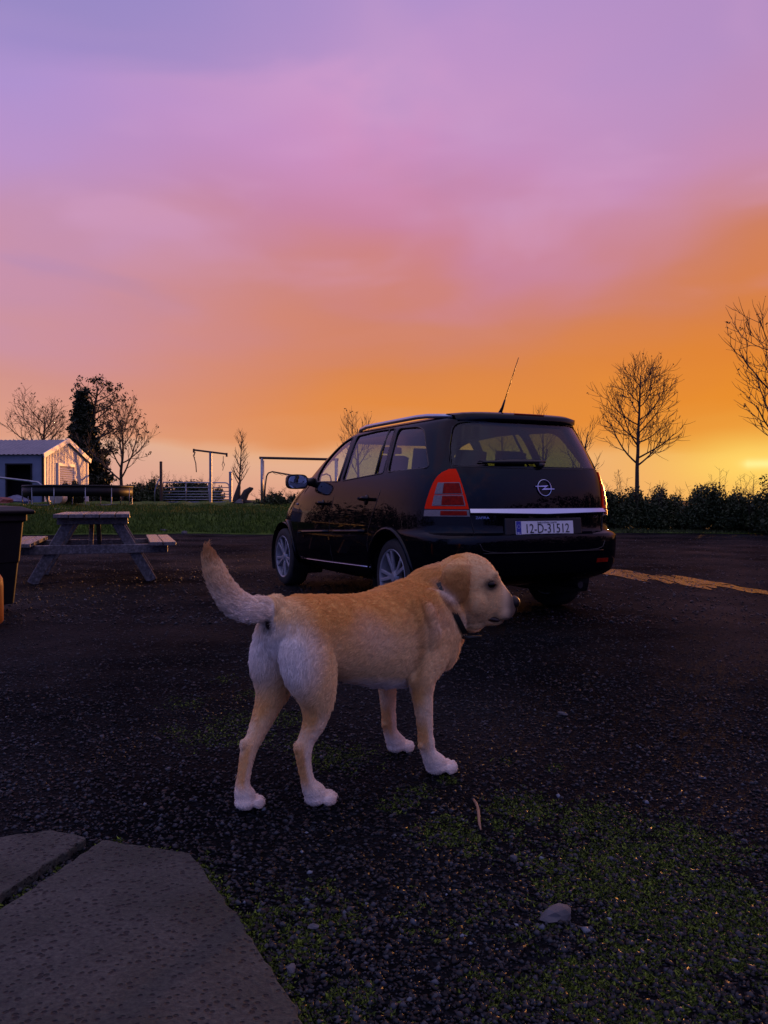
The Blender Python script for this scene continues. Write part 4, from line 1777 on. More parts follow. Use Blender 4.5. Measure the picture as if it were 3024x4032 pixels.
def text_mesh(s, size, name, mat, parent, matrix, extrude=.0015, sx=1.0, align='CENTER'):
    cu = bpy.data.curves.new(name, 'FONT')
    cu.body = s
    cu.size = size
    cu.extrude = extrude
    cu.align_x = align
    cu.align_y = 'CENTER'
    cu.resolution_u = 3
    tmp = bpy.data.objects.new(name, cu)
    C.objects.link(tmp)
    dg = bpy.context.evaluated_depsgraph_get()
    me = bpy.data.meshes.new_from_object(tmp.evaluated_get(dg))
    bpy.data.objects.remove(tmp)
    me.transform(matrix @ Matrix.Diagonal((sx, 1, 1, 1)))
    me.materials.clear()
    o = link(me, name, parent, mat)
    return o


def face_rear(x, z, off):
    """matrix that lays an XY drawing on the tailgate, read from behind"""
    th = th_rear(x, z)
    p = surf(z, th)
    n_ = normal(z, th)
    right = Vector((0, 0, 1)).cross(n_).normalized()
    up = n_.cross(right)
    mt = Matrix((right, up, n_)).transposed().to_4x4()
    mt.translation = p + n_ * off
    return mt


def surface_patch(name, zs_, thf, nu, off, mat, parent, back=-.006):
    """thin shell lying on the body: thf(z,u) -> theta"""
    v, f = [], []
    nz_ = len(zs_)
    for z in zs_:
        for k in range(nu + 1):
            th = thf(z, k / nu)
            v.append(surf(z, th) + normal(z, th) * off)
    nb = len(v)
    for z in zs_:
        for k in range(nu + 1):
            th = thf(z, k / nu)
            v.append(surf(z, th) + normal(z, th) * back)
    w = nu + 1
    for i in range(nz_ - 1):
        for k in range(nu):
            a, b, c, d_ = i * w + k, i * w + k + 1, (i + 1) * w + k + 1, (i + 1) * w + k
            f.append((a, b, c, d_))
            f.append((nb + d_, nb + c, nb + b, nb + a))
    for i in range(nz_ - 1):
        for k in (0, nu):
            a, d_ = i * w + k, (i + 1) * w + k
            f.append((a, d_, nb + d_, nb + a))
    for i in (0, nz_ - 1):
        for k in range(nu):
            a, b = i * w + k, i * w + k + 1
            f.append((a, b, nb + b, nb + a))
    mb = MB()
    mb.add(v, f)
    return mb.build(name, mat, parent, True, auto=35)


def make_car():
    root = empty('car', (.816, 6.768, 0), radians(26.24), 'black people carrier seen from behind with wet paint and roof rails', 'car')
    root.scale = (.973, .973, .973)
    # ---- body shell with openings
    v, f = hollow(0, -.035)
    body = mesh('body', v, f, M['paint'])
    cut = MB()
    for s in (-1, 1):
        for k, poly in WIN.items():
            a, b = (.60, 1.2) if s > 0 else (-1.2, -.60)
            cut.prism(poly, a, b, 'x')
        for y in (0, 2.703):
            cut.lathe([(.365, .60 if s > 0 else -1.2), (.365, 1.2 if s > 0 else -.60)], 48, (0, y, .325), 'x')
    cut.prism(REARWIN, -1.2, -.50, 'y')
    cut.prism(SCREEN, 1.55, 3.2, 'y')
    cutter = cut.build('cutter', None)
    me = boolean(body, cutter, 'DIFFERENCE')
    bpy.data.objects.remove(cutter)
    bpy.data.objects.remove(body)
    me.name = 'body'
    me.materials.clear()
    me.materials.append(M['paint'])
    me.polygons.foreach_set('use_smooth', [True] * len(me.polygons))
    me.set_sharp_from_angle(angle=radians(32))
    link(me, 'body', root)
    # ---- glass
    gv, gf = hollow(-.010, -.014)

    def pane(name, prism, mat):
        sh = mesh('shell', gv, gf, mat)
        ct = MB()
        ct.prism(*prism)
        c_ = ct.build('cutter', None)
        m2 = boolean(sh, c_, 'INTERSECT')
        bpy.data.objects.remove(sh)
        bpy.data.objects.remove(c_)
        m2.materials.clear()
        m2.materials.append(mat)
        m2.polygons.foreach_set('use_smooth', [True] * len(m2.polygons))
        m2.set_sharp_from_angle(angle=radians(40))
        return link(m2, name, root)
    for s in (-1, 1):
        a, b = (.55, 1.2) if s > 0 else (-1.2, -.55)
        pane('front_door_window', (grown(WIN['front'], .012), a, b, 'x'), M['glass'])
        pane('rear_door_window', (grown(WIN['rear_door'], .012), a, b, 'x'), M['glass_dark'])
        pane('quarter_window', (grown(WIN['quarter'], .012), a, b, 'x'), M['glass_dark'])
    pane('rear_window', (grown(REARWIN, .012), -1.2, -.42, 'y'), M['glass_dark'])
    pane('windscreen', (grown(SCREEN, .012), 1.4, 3.2, 'y'), M['glass'])
    # ---- rubber seals round the windows
    for s in (-1, 1):
        mb = MB()
        for k, poly in WIN.items():
            pts = [side_pt(y, z, s, -.002) for y, z in poly]
            mb.tube(pts + pts[:2], .0075, 5, False)
        mb.build('window_seal', M['trimblack'], root, True)
        # division bar in the rear door
        mb = MB()
        mb.tube([side_pt(.455, 1.562, s, -.006), side_pt(.43, 1.37, s, -.006), side_pt(.385, 1.16, s, -.006)], .012, 6)
        mb.build('window_bar', M['trimblack'], root, True)
        # pillar covers between the windows
        mb = MB()
        for ya, yb_ in (((1.125, 1.118), (1.155, 1.55)),):
            mb.tube([side_pt(ya[0], ya[1], s, -.012), side_pt((ya[0] + yb_[0]) / 2, 1.33, s, -.012), side_pt(yb_[0], yb_[1], s, -.012)], .02, 6)
        mb.build('pillar_cover', M['trimblack'], root, True)
    # ---- shut lines
    def seam(pts, r=.0035):
        mb = MB()
        mb.tube(pts, r, 5, False)
        return mb
    for s in (-1, 1):
        mb = MB()
        mb.tube([side_pt(y, z, s, -.0015) for y, z in [(1.20, 1.60), (1.16, 1.4), (1.13, 1.15), (1.20, .95), (1.235, .7), (1.22, .45), (1.19, .36)]], .005, 5, False)
        mb.tube([side_pt(y, z, s, -.0015) for y, z in [(.30, 1.60), (.27, 1.45), (.20, 1.2), (.215, 1.0), (.29, .85), (.37, .7), (.40, .55), (.36, .40), (.36, .36)]], .005, 5, False)
        mb.tube([side_pt(y, z, s, -.0015) for y, z in [(1.95, 1.12), (2.10, 1.03), (2.16, .85), (2.18, .6), (2.15, .36)]], .005, 5, False)
        mb.tube([side_pt(y, z, s, -.0015) for y, z in [(.36, .36), (1.2, .355), (2.15, .35)]], .005, 5, False)
        mb.build('door_gap', M['trimblack'], root, True)
        # crease above the wheel and shoulder
        for y0, nm in ((0, 'rear'), (2.703, 'front')):
            mb = MB()
            pts = []
            for k in range(17):
                a = pi * (k / 16) * 1.06 - .1
                y, z = y0 + .385 * cos(a), .325 + .385 * sin(a)
                if z > .27 and fyr(z) + .05 < y < fyf(z) - .08:
                    pts.append(side_pt(y, z, s, .004))
            mb.tube(pts, .020, 6)
            mb.build('wheel_arch_lip', M['paint'], root, True)
        # protective moulding with a bright edge
        mb = MB()
        for a, b in (((.43, .676), (1.20, .648)), ((1.245, .646), (2.10, .612))):
            pts = [side_pt(a[0] + (b[0] - a[0]) * t_ / 6, a[1] + (b[1] - a[1]) * t_ / 6, s, .006) for t_ in range(7)]
            mb.tube(pts, .018, 6)
        mb.build('door_moulding', M['paint'], root, True)
        mb = MB()
        mb.tube([side_pt(.36 + 1.78 * t_ / 8, .375 - .035 * t_ / 8, s, .006) for t_ in range(9)], .007, 5)
        mb.build('sill_strip', M['chrome'], root, True)
        # handles
        for y, z in ((.44, .948), (1.43, .905)):
            mb = MB()
            for dy in (-.085, .085):
                q = side_pt(y + dy, z, s, 0)
                q2 = side_pt(y + dy * .9, z, s, .04)
                mb.tube([q, q2], .014, 6)
            mb.tube([side_pt(y - .10, z + .004, s, .038), side_pt(y, z + .006, s, .046), side_pt(y + .10, z + .004, s, .038)], [.013, .017, .013], 8)
            mb.build('door_handle', M['paint'], root, True)
            mb = MB()
            q = side_pt(y + .02, z - .004, s, .0)
            nn = normal(z, th_side(y, z, s))
            mb.lathe([(.001, 0), (.040, .001), (.046, .003), (.001, .004)], 16, (0, 0, 0), 'z')
            mt = Vector((0, 0, 1)).rotation_difference(nn).to_matrix()
            mb.v = [tuple(mt @ Vector(p) + q) for p in mb.v]
            mb.build('handle_cup', M['trimblack'], root, True)
        # roof rail
        mb = MB()
        pts = []
        for t_ in range(13):
            y = -.42 + 1.95 * t_ / 12
            lift = .034 * min(1, 5 * min(t_ / 12, 1 - t_ / 12))
            q = side_pt(min(y, 1.5), 1.585, s, 0)
            zc = 1.600 - .05 * max(0, (y - .95) / .6) ** 2 + lift - .004
            pts.append((q.x * .965, y, zc))
        mb.tube(pts, .019, 8)
        mb.build('roof_rail', M['silver'], root, True)
        # mirror: arm, housing, glass
        mb = MB()
        b0 = side_pt(1.90, 1.13, s, -.01)
        mb.tube([b0, b0 + Vector((s * .07, .01, .0)), b0 + Vector((s * .14, .0, .0))], [.05, .035, .04], 8)
        mb.build('mirror_arm', M['trimblack'], root, True)
        mb = MB()
        cx, cy, cz = s * .985, 1.92, 1.128
        rings = []
        for yy, k in ((-.045, .97), (-.05, 1.0), (0, 1.0), (.05, .86), (.085, .45)):
            ring = []
            for j in range(20):
                a = 2 * pi * j / 20
                ring.append((cx + .110 * k * spow(cos(a), .55), cy + yy, cz + .075 * k * spow(sin(a), .55)))
            rings.append(ring)
        mb.loft(rings)
        ho = mb.build('mirror_housing', M['trimblack'], root, True, auto=40)
        mb = MB()
        ring = [(cx + .093 * spow(cos(2 * pi * j / 20), .55), cy - .0525 + .006 * s * cos(2 * pi * j / 20), cz + .061 * spow(sin(2 * pi * j / 20), .55)) for j in range(20)]
        mb.add(ring + [(p[0], p[1] + .006, p[2]) for p in ring], [tuple(range(20)), tuple(range(39, 19, -1))] + [(j, (j + 1) % 20, 20 + (j + 1) % 20, 20 + j) for j in range(20)])
        mb.build('mirror_glass', M['mirrorglass'], ho)
        # tail lamp
        nm_zs = lambda a, b, k: [a + (b - a) * i / k for i in range(k + 1)]
        xin = pchip([.80, .87, 1.0, 1.1, 1.18], [.622, .628, .648, .662, .672])
        yout = pchip([.80, .88, 1.0, 1.1, 1.15, 1.18], [-.50, -.505, -.53, -.56, -.60, -.655])

        def tf(z, u, a=0., b=1.):
            t0 = th_rear(s * xin(z), z)
            t1 = th_side(yout(z), z, s)
            if s < 0:
                t1 = t1 - 2 * pi if t1 > pi / 2 and t0 < 0 else t1
            uu = a + (b - a) * u
            # equal steps in distance rather than angle
            P = [surf(z, t0 + (t1 - t0) * i / 24) for i in range(25)]
            d_ = [0]
            for i in range(24):
                d_.append(d_[-1] + (P[i + 1] - P[i]).length)
            return t0 + (t1 - t0) * float(np.interp(uu * d_[-1], d_, np.linspace(0, 1, 25)))
        lamp = surface_patch('tail_light', nm_zs(.876, 1.172, 12), lambda z, u: tf(z, u), 16, .010, M['redlens'], root)
        for z0, z1 in ((.905, .972), (.990, 1.066)):
            surface_patch('lens_frame', nm_zs(z0 - .006, z1 + .006, 4), lambda z, u: tf(z, u, .055, .80), 12, .0125, M['clearlens'], lamp)
            surface_patch('smoked_lens', nm_zs(z0, z1, 4), lambda z, u: tf(z, u, .075, .56), 8, .0145, M['smokelens'], lamp)
            surface_patch('reversing_lens', nm_zs(z0, z1, 8), lambda z, u: tf(z, u, .57, .785), 6, .0145, M['clearlens'], lamp)
        surface_patch('lower_lens', nm_zs(.822, .870, 4), lambda z, u: tf(z, u, .0, 1.), 14, .009, M['clearlens'], lamp)
        surface_patch('lower_smoked_lens', nm_zs(.830, .862, 4), lambda z, u: tf(z, u, .05, .58), 14, .0115, M['smokelens'], lamp)
    # ---- tailgate: shut line, bright strip, lip
    mb = MB()
    for s in (-1, 1):
        pts = [rear_pt(s * x, z, -.001) for x, z in [(.50, 1.59), (.60, 1.50), (.66, 1.35), (.69, 1.2), (.655, 1.05), (.635, .9), (.622, .82), (.60, .70)]]
        mb.tube(pts, .004, 5, False)
        pts = [rear_pt(s * x, z, -.001) for x, z in [(.60, .70), (.585, .62), (.56, .575), (.50, .560), (.25, .552), (0, .550)]]
        mb.tube(pts, .004, 5, False)
    mb.tube([rear_pt(x, 1.182 + .012 * (abs(x) / .68) ** 2, -.001) for x in np.linspace(-.68, .68, 25)], .004, 5, False)
    mb.build('tailgate_gap', M['trimblack'], root, True)
    # bumper crease that catches light
    mb = MB()
    mb.tube([rear_pt(x, .548 + .004 * abs(x), .004) for x in np.linspace(-.56, .56, 23)], .006, 5)
    mb.build('bumper_edge', M['paint'], root, True)
    # strip with sloping upper face
    xs_ = np.linspace(-.622, .622, 31)
    v, f = [], []
    for x in xs_:
        dip = .010 * max(0, 1 - abs(x) / .5)
        for z, off in ((.884, .000), (.878, .012), (.848 - dip, .034), (.838 - dip, .030), (.832 - dip, .0)):
            v.append(rear_pt(x, z, off))
    for i in range(len(xs_) - 1):
        for k in range(4):
            a = i * 5 + k
            f.append((a, a + 5, a + 6, a + 1))
    f += [(0, 1, 2, 3, 4), tuple(len(v) - 1 - k for k in range(5))]
    mb = MB()
    mb.add(v, f)
    strip = mb.build('chrome_strip', M['chrome'], root, True, auto=25)
    text_mesh('ZAFIRA', .026, 'lettering', M['chrome'], strip, face_rear(-.535, .812, .002), .002, 1.25)
    text_mesh('CDTI', .024, 'lettering', M['chrome'], strip, face_rear(.530, .812, .002), .002, 1.2)
    # emblem: ring with a flash across it
    mb = MB()
    mt = face_rear(.012, 1.035, .006)
    pts = [mt @ Vector((.062 * cos(2 * pi * k / 36), .062 * sin(2 * pi * k / 36), 0)) for k in range(37)]
    mb.tube(pts, .0050, 8, False)
    bolt = [(-.088, .013), (.034, .019), (-.006, -.004), (.088, -.006), (.088, -.012), (-.034, -.017), (.006, .007), (-.088, .008)]
    n0 = len(bolt)
    vv = [mt @ Vector((x, y, -.002)) for x, y in bolt] + [mt @ Vector((x, y, .008)) for x, y in bolt]
    mb.add(vv, [tuple(range(n0 - 1, -1, -1)), tuple(range(n0, 2 * n0))] + [(k, (k + 1) % n0, n0 + (k + 1) % n0, n0 + k) for k in range(n0)])
    mb.build('emblem', M['chrome'], root, False)
    # plate
    mt = face_rear(-.005, .722, .016)

    def flat(name, x0, x1, y0, y1, z0, z1, mat, parent, bev=0.0):
        b_ = MB()
        b_.box(((x0 + x1) / 2, (y0 + y1) / 2, (z0 + z1) / 2), (x1 - x0, y1 - y0, z1 - z0))
        b_.v = [tuple(mt @ Vector(p)) for p in b_.v]
        return b_.build(name, mat, parent, bevel=bev)
    hold = flat('plate_recess', -.36, .36, -.098, .088, -.03, -.008, M['trimblack'], root, .01)
    pl = flat('number_plate', -.268, .268, -.056, .062, -.008, .000, M['platewhite'], root, .002)
    flat('plate_surround', -.276, .276, -.074, -.057, -.010, .003, M['platewhite'], pl, .003)
    flat('country_band', -.266, -.222, -.055, .061, -.001, .0012, M['plateblue'], pl)
    text_mesh('12-D-31512', .100, 'registration', M['ink'], pl, mt @ Matrix.Translation((.02, .002, .0012)), .0008, .86)
    text_mesh('BAILE \u00c1THA CLIATH', .020, 'county_name', M['ink'], pl, mt @ Matrix.Translation((.02, .049, .0012)), .0006, 1.0)
    text_mesh('IRL', .028, 'country_letters', M['platewhite'], pl, mt @ Matrix.Translation((-.244, -.030, .0016)), .0006, .85)
    mb = MB()
    for k in range(12):
        a = 2 * pi * k / 12
        mb.lathe([(.0005, 0), (.0022, 0), (.0005, .0006)], 5, (-.244 + .013 * cos(a), .022 + .013 * sin(a), .0014), 'z')
    mb.v = [tuple(mt @ Vector(p)) for p in mb.v]
    mb.build('star_circle', M['platewhite'], pl)
    # spoiler lip, high brake lamp, wiper, aerial
    xs_ = np.linspace(-.56, .56, 21)
    v, f = [], []
    for x in xs_:
        for z, off in ((1.600, .0), (1.592, .03), (1.568, .035), (1.556, .012)):
            v.append(rear_pt(x, z, off))
    for i in range(len(xs_) - 1):
        for k in range(3):
            a = i * 4 + k
            f.append((a, a + 4, a + 5, a + 1))
    mb = MB()
    mb.add(v, f)
    mb.build('spoiler_lip', M['paint'], root, True)
    mb = MB()
    mb.tube([rear_pt(x, 1.578, .036) for x in np.linspace(-.14, .14, 7)], .006, 6)
    mb.build('high_brake_light', M['smokelens'], root, True)
    mb = MB()
    mb.tube([rear_pt(x, 1.215 + .012 * sin((x + .5) * 2.6), .028) for x in np.linspace(-.50, .04, 9)], [.006, .012, .016, .018, .018, .018, .018, .016, .012], 6)
    mb.tube([rear_pt(.0, 1.20, .0), rear_pt(.0, 1.21, .04)], .026, 8)
    mb.tube([rear_pt(x, 1.232 + .004 * sin(x * 3), .014) for x in np.linspace(-.52, -.02, 7)], .006, 5)
    mb.build('rear_wiper', M['trimblack'], root, True)
    mb = MB()
    a0 = Vector((-.075, -.36, 1.625))
    mb.tube([a0 + Vector((0, .05, -.01)), a0, a0 + Vector((.0, -.05, .06)), a0 + Vector((.0, -.085, .12))], [.022, .02, .011, .007], 8)
    mb.tube([a0 + Vector((0, -.085, .12)), a0 + Vector((.0, -.27, .43))], [.0045, .003], 6)
    mb.build('aerial', M['trimblack'], root, True)
    # underside, liners
    for s in (-1, 1):
        for y in (0, 2.703):
            mb = MB()
            n_ = 20
            ring = lambda x: [(x, y + .375 * cos(pi * k / n_ * 1.3 - .47), .325 + .375 * sin(pi * k / n_ * 1.3 - .47)) for k in range(n_ + 1)]
            a, b = ring(s * .52), ring(s * .86)
            vv = a + b
            ff = [(k, k + 1, n_ + 2 + k, n_ + 1 + k) for k in range(n_)] + [tuple(range(n_ + 1))]
            mb.add(vv, ff)
            mb.build('wheel_arch_liner', M['trimblack'], root)
    mb = MB()
    mb.tube([(.42, -.3, .25), (.42, -.78, .27)], .028, 10)
    mb.build('exhaust', M['trimblack'], root, True, auto=40)
    # bumper corner reflectors
    for s in (-1, 1):
        surface_patch('bumper_reflector', [.455, .47, .485], lambda z, u: th_rear(s * (.50 + .13 * u), z), 6, .004, M['smokelens'], root)
    # fuel flap outline on the right flank, side repeaters
    for s in (-1, 1):
        mb = MB()
        q = side_pt(2.27, .90, s, .004)
        mb.tube([q + Vector((0, -.03, 0)), q, q + Vector((0, .03, 0))], [.008, .013, .008], 8)
        mb.build('side_repeater', M['clearlens'], root, True)
    # ---- seats
    def seat(x, y, w, zb, head=True, nm='seat'):
        b_ = MB()
        b_.box((x, y + .24, zb), (w, .50, .16))
        rot = Matrix.Rotation(radians(14), 3, 'X')
        b_.box((x, y - .06, zb + .33), (w, .13, .62), rot)
        so = b_.build(nm, M['seat'], root, True, .05, auto=60)
        if head:
            h_ = MB()
            nh = max(1, int(round(w / .5)))
            for k in range(nh):
                xx = x + (k - (nh - 1) / 2) * w / nh
                h_.box((xx, y - .17, zb + .74), (.26, .10, .19), rot)
                for dx_ in (-.06, .06):
                    h_.tube([(xx + dx_, y - .13, zb + .60), (xx + dx_, y - .16, zb + .70)], .008, 6)
            h_.build('headrest', M['seat'], so, True, .045, auto=60)
    for x in (-.37, .37):
        seat(x, 1.12, .50, .52)
    seat(-.42, .36, .42, .54)
    seat(0, .36, .38, .54)
    seat(.42, .36, .42, .54)
    mb = MB()
    mb.box((0, -.50, .62), (1.1, .55, .22))
    mb.build('boot_floor', M['seat'], root, bevel=.03)
    mb = MB()
    mb.box((0, 2.28, .92), (1.3, .55, .24))
    mb.tube([(-.37 + .18 * cos(2 * pi * k / 20), 1.92 + .05 * sin(2 * pi * k / 20), .98 + .17 * sin(2 * pi * k / 20)) for k in range(21)], .014, 6, False)
    mb.build('dashboard', M['seat'], root, True, .04, auto=50)
    mb = MB()
    mb.box((0, 1.72, 1.46), (.24, .03, .07))
    mb.build('rear_view_mirror', M['trimblack'], root, bevel=.015)
    # ---- wheels
    wroot = None
    for y, xx in ((0, .757), (2.703, .747)):
        for s in (-1, 1):
            if wroot is None:
                t_ = MB()
                t_.lathe([(.222, -.105), (.245, -.108), (.285, -.105), (.305, -.095), (.315, -.075), (.318, 0), (.315, .075), (.305, .095), (.285, .105), (.245, .108), (.222, .105)], 48, (0, 0, 0), 'x', True)
                wroot = t_.build('wheel', M['rubber'], root, True)
                r_ = MB()
                r_.lathe([(.200, -.10), (.212, -.10), (.226, .098), (.232, .104), (.226, .110), (.214, .104), (.205, .07), (.200, -.02)], 48, (0, 0, 0), 'x', True)
                rim = r_.build('rim', M['alloy'], wroot, True, auto=40)
                sp = MB()
                for k in range(5):
                    for dd in (-.19, .19):
                        a = 2 * pi * k / 5 + .31
                        a2 = a + dd
                        p = Vector((.080, .045 * cos(a + dd * .55), .045 * sin(a + dd * .55)))
                        q = Vector((.094, .212 * cos(a2), .212 * sin(a2)))
                        sp.beam(p, q, .030, .022, (1, 0, 0))
                sp.build('spokes', M['alloy'], wroot, bevel=.005)
                hb = MB()
                hb.lathe([(.001, .04), (.060, .04), (.060, .075), (.045, .094), (.034, .096), (.032, .100), (.001, .102)], 24, (0, 0, 0), 'x')
                hb.build('hub', M['alloy'], wroot, True, auto=35)
                bd = MB()
                bd.lathe([(.001, -.02), (.150, -.02), (.150, .01), (.001, .012)], 32, (0, 0, 0), 'x')
                bd.lathe([(.001, -.10), (.20, -.10), (.20, -.09), (.001, -.09)], 32, (0, 0, 0), 'x')
                bd.build('brake_disc', M['trimblack'], wroot, True, auto=40)
                w_ = wroot
            else:
                w_ = superpose(wroot, root)
            w_.location = (s * xx, y, .318)
            w_.rotation_euler = (random.uniform(0, 1), 0, 0 if s > 0 else pi)
    return root


make_car()
# ================================================================ the dog
DOG_O = Vector((-.0945, 2.63, 0))
DOG_A = radians(42)


def w2l(x, y, z):
    """world -> dog frame (x forward, y left)"""
    dx_, dy_ = x - DOG_O.x, y - DOG_O.y
    return Vector((dx_ * cos(DOG_A) + dy_ * sin(DOG_A), -dx_ * sin(DOG_A) + dy_ * cos(DOG_A), z))


HEAD_D = 2.85      # depth of the head's middle plane
HX = Vector((cos(-DOG_A), sin(-DOG_A), 0))            # world +x in the dog frame
HY = Vector((sin(DOG_A), cos(DOG_A), 0))              # world +y (away from the camera) in the dog frame


def head_pt(x, z, dy=0.0):
    return w2l(x, HEAD_D + dy, z)


def ering(c, a, b, n=24, p=2.0):
    out = []
    for k in range(n):
        t_ = 2 * pi * k / n
        out.append(c + a * spow(cos(t_), 2 / p) + b * spow(sin(t_), 2 / p))
    return out


def limb(mb, pts, n=16):
    """pts: (position, radius_fwd, radius_side); rings perpendicular to the path"""
    rings = []
    P = [Vector(p[0]) for p in pts]
    for i, p in enumerate(pts):
        t_ = (P[min(i + 1, len(P) - 1)] - P[max(i - 1, 0)]).normalized()
        side = Vector((0, 1, 0))
        side = (side - t_ * side.dot(t_)).normalized()
        fwd = side.cross(t_).normalized()
        rings.append(ering(P[i], fwd * p[1], side * p[2], n))
    mb.loft(rings)


def smooth_path(pts, k=4):
    """Catmull-Rom through (pos, r1, r2)"""
    A = [np.array([*p[0], p[1], p[2]]) for p in pts]
    A = [2 * A[0] - A[1]] + A + [2 * A[-1] - A[-2]]
    out = []
    for i in range(1, len(A) - 2):
        for j in range(k):
            t_ = j / k
            q = .5 * ((2 * A[i]) + (-A[i - 1] + A[i + 1]) * t_ + (2 * A[i - 1] - 5 * A[i] + 4 * A[i + 1] - A[i + 2]) * t_ ** 2 + (-A[i - 1] + 3 * A[i] - 3 * A[i + 1] + A[i + 2]) * t_ ** 3)
            out.append((q[:3], max(q[3], .002), max(q[4], .002)))
    q = A[-2]
    out.append((q[:3], q[3], q[4]))
    return out


def blob(mb, c, r, R3=None, n=14):
    c = Vector(c)
    rings = []
    for i in range(1, n):
        a = pi * i / n
        ring = []
        for k in range(n + 4):
            t_ = 2 * pi * k / (n + 4)
            p = Vector((r[0] * sin(a) * cos(t_), r[1] * sin(a) * sin(t_), r[2] * cos(a)))
            if R3 is not None:
                p = R3 @ p
            ring.append(c + p)
        rings.append(ring)
    mb.loft(rings)


PAWS = ((-.200, -.071, -.10, .92), (-.378, .044, .20, .86), (.272, -.120, -.04, 1.04), (.330, .142, -.06, .96))


def dog_body():
    mb = MB()
    # trunk sections: forward position, top, bottom, half width, squareness
    T = [(-.336, .580, .500, .045, 2), (-.316, .604, .455, .080, 2.1), (-.275, .620, .420, .108, 2.2), (-.21, .627, .395, .120, 2.2), (-.13, .621, .368, .122, 2.2), (-.05, .614, .342, .126, 2.2),
         (.03, .611, .316, .138, 2.2), (.10, .616, .297, .148, 2.2), (.17, .630, .288, .153, 2.2), (.24, .641, .292, .150, 2.2), (.31, .640, .312, .140, 2.1), (.37, .63, .345, .120, 2.1), (.42, .59, .385, .090, 2), (.45, .545, .43, .05, 2)]
    rings = []
    for f_, zt, zb, w, p in T:
        rings.append(ering(Vector((f_, 0, (zt + zb) / 2)), Vector((0, w, 0)), Vector((0, 0, (zt - zb) / 2)), 28, p))
    mb.loft(rings)
    # neck, bending to the dog's right as it rises
    hb = head_pt(.215, .585)
    nk = [((.265, 0, .500), .146, .132), ((.305, -.004, .525), .142, .128), ((.335, -.010, .550), .130, .120), ((.358, -.018, .575), .116, .106)]
    end = head_pt(.235, .600)
    nk += [(tuple(end), .104, .095), (tuple(head_pt(.275, .612)), .096, .085)]
    P = smooth_path(nk, 3)
    rings = []
    for i, (p, ra, rb) in enumerate(P):
        p = Vector(p)
        t_ = (Vector(P[min(i + 1, len(P) - 1)][0]) - Vector(P[max(i - 1, 0)][0])).normalized()
        if i == 0:
            t_ = (Vector(P[1][0]) - p).normalized()
        k = i / (len(P) - 1)
        side = Vector((0, 1, 0)).lerp(HY, k)
        side = (side - t_ * side.dot(t_)).normalized()
        fwd = side.cross(t_).normalized()
        rings.append(ering(p, fwd * ra, side * rb, 24))
    mb.loft(rings)
    # throat and chest front
    blob(mb, (.405, -.005, .45), (.065, .085, .09))
    blob(mb, tuple(head_pt(.245, .50)), (.055, .06, .06))
    # withers and shoulder blades
    blob(mb, (.245, 0, .602), (.10, .06, .042))
    for s in (-1, 1):
        blob(mb, (.285, s * .098, .48), (.085, .058, .145), Matrix.Rotation(radians(-18), 3, 'Y'))
    # haunches
    blob(mb, (-.235, -.066, .475), (.092, .062, .130), Matrix.Rotation(radians(10), 3, 'Y'))
    blob(mb, (-.250, .062, .468), (.092, .058, .128), Matrix.Rotation(radians(8), 3, 'Y'))
    # ---- hind right leg (nearest, a step ahead)
    limb(mb, smooth_path([((-.235, -.040, .575), 0.0350, 0.0300), ((-.242, -.060, .52), 0.0750, 0.0520), ((-.245, -.072, .47), 0.0900, 0.0620), ((-.238, -.082, .41), 0.0860, 0.0600), ((-.226, -.088, .355), 0.0688, 0.0508), ((-.220, -.088, .305), 0.0499, 0.0405), ((-.228, -.084, .255), 0.0370, 0.0308),
                          ((-.250, -.078, .212), 0.0267, 0.0238), ((-.262, -.075, .178), 0.0254, 0.0229), ((-.257, -.073, .135), 0.0202, 0.0194), ((-.245, -.072, .085), 0.0193, 0.0198), ((-.228, -.071, .052), 0.0280, 0.0290), ((-.205, -.071, .030), 0.0300, 0.0320)]), 18)
    # ---- hind left leg (further back, straighter from behind)
    limb(mb, smooth_path([((-.240, .035, .575), 0.0350, 0.0300), ((-.248, .055, .52), 0.0750, 0.0500), ((-.252, .064, .47), 0.0900, 0.0580), ((-.258, .068, .41), 0.0900, 0.0560), ((-.266, .068, .355), 0.0707, 0.0451), ((-.288, .064, .300), 0.0464, 0.0352), ((-.322, .057, .248), 0.0344, 0.0282),
                          ((-.350, .050, .208), 0.0258, 0.0238), ((-.372, .046, .180), 0.0249, 0.0229), ((-.386, .044, .135), 0.0202, 0.0194), ((-.396, .044, .085), 0.0193, 0.0198), ((-.394, .044, .052), 0.0270, 0.0280), ((-.380, .046, .030), 0.0290, 0.0300)]), 18)
    # ---- front legs
    limb(mb, smooth_path([((.300, -.070, .57), 0.0300, 0.0300), ((.290, -.095, .52), 0.0620, 0.0460), ((.275, -.105, .47), 0.0780, 0.0550), ((.230, -.117, .40), 0.0680, 0.0520), ((.190, -.122, .345), 0.0521, 0.0432), ((.186, -.122, .29), 0.0378, 0.0343), ((.194, -.122, .22), 0.0292, 0.0282),
                          ((.202, -.121, .155), 0.0241, 0.0246), ((.206, -.120, .125), 0.0258, 0.0264), ((.217, -.120, .085), 0.0228, 0.0246), ((.238, -.120, .052), 0.0310, 0.0330), ((.266, -.120, .030), 0.0320, 0.0350)]), 18)
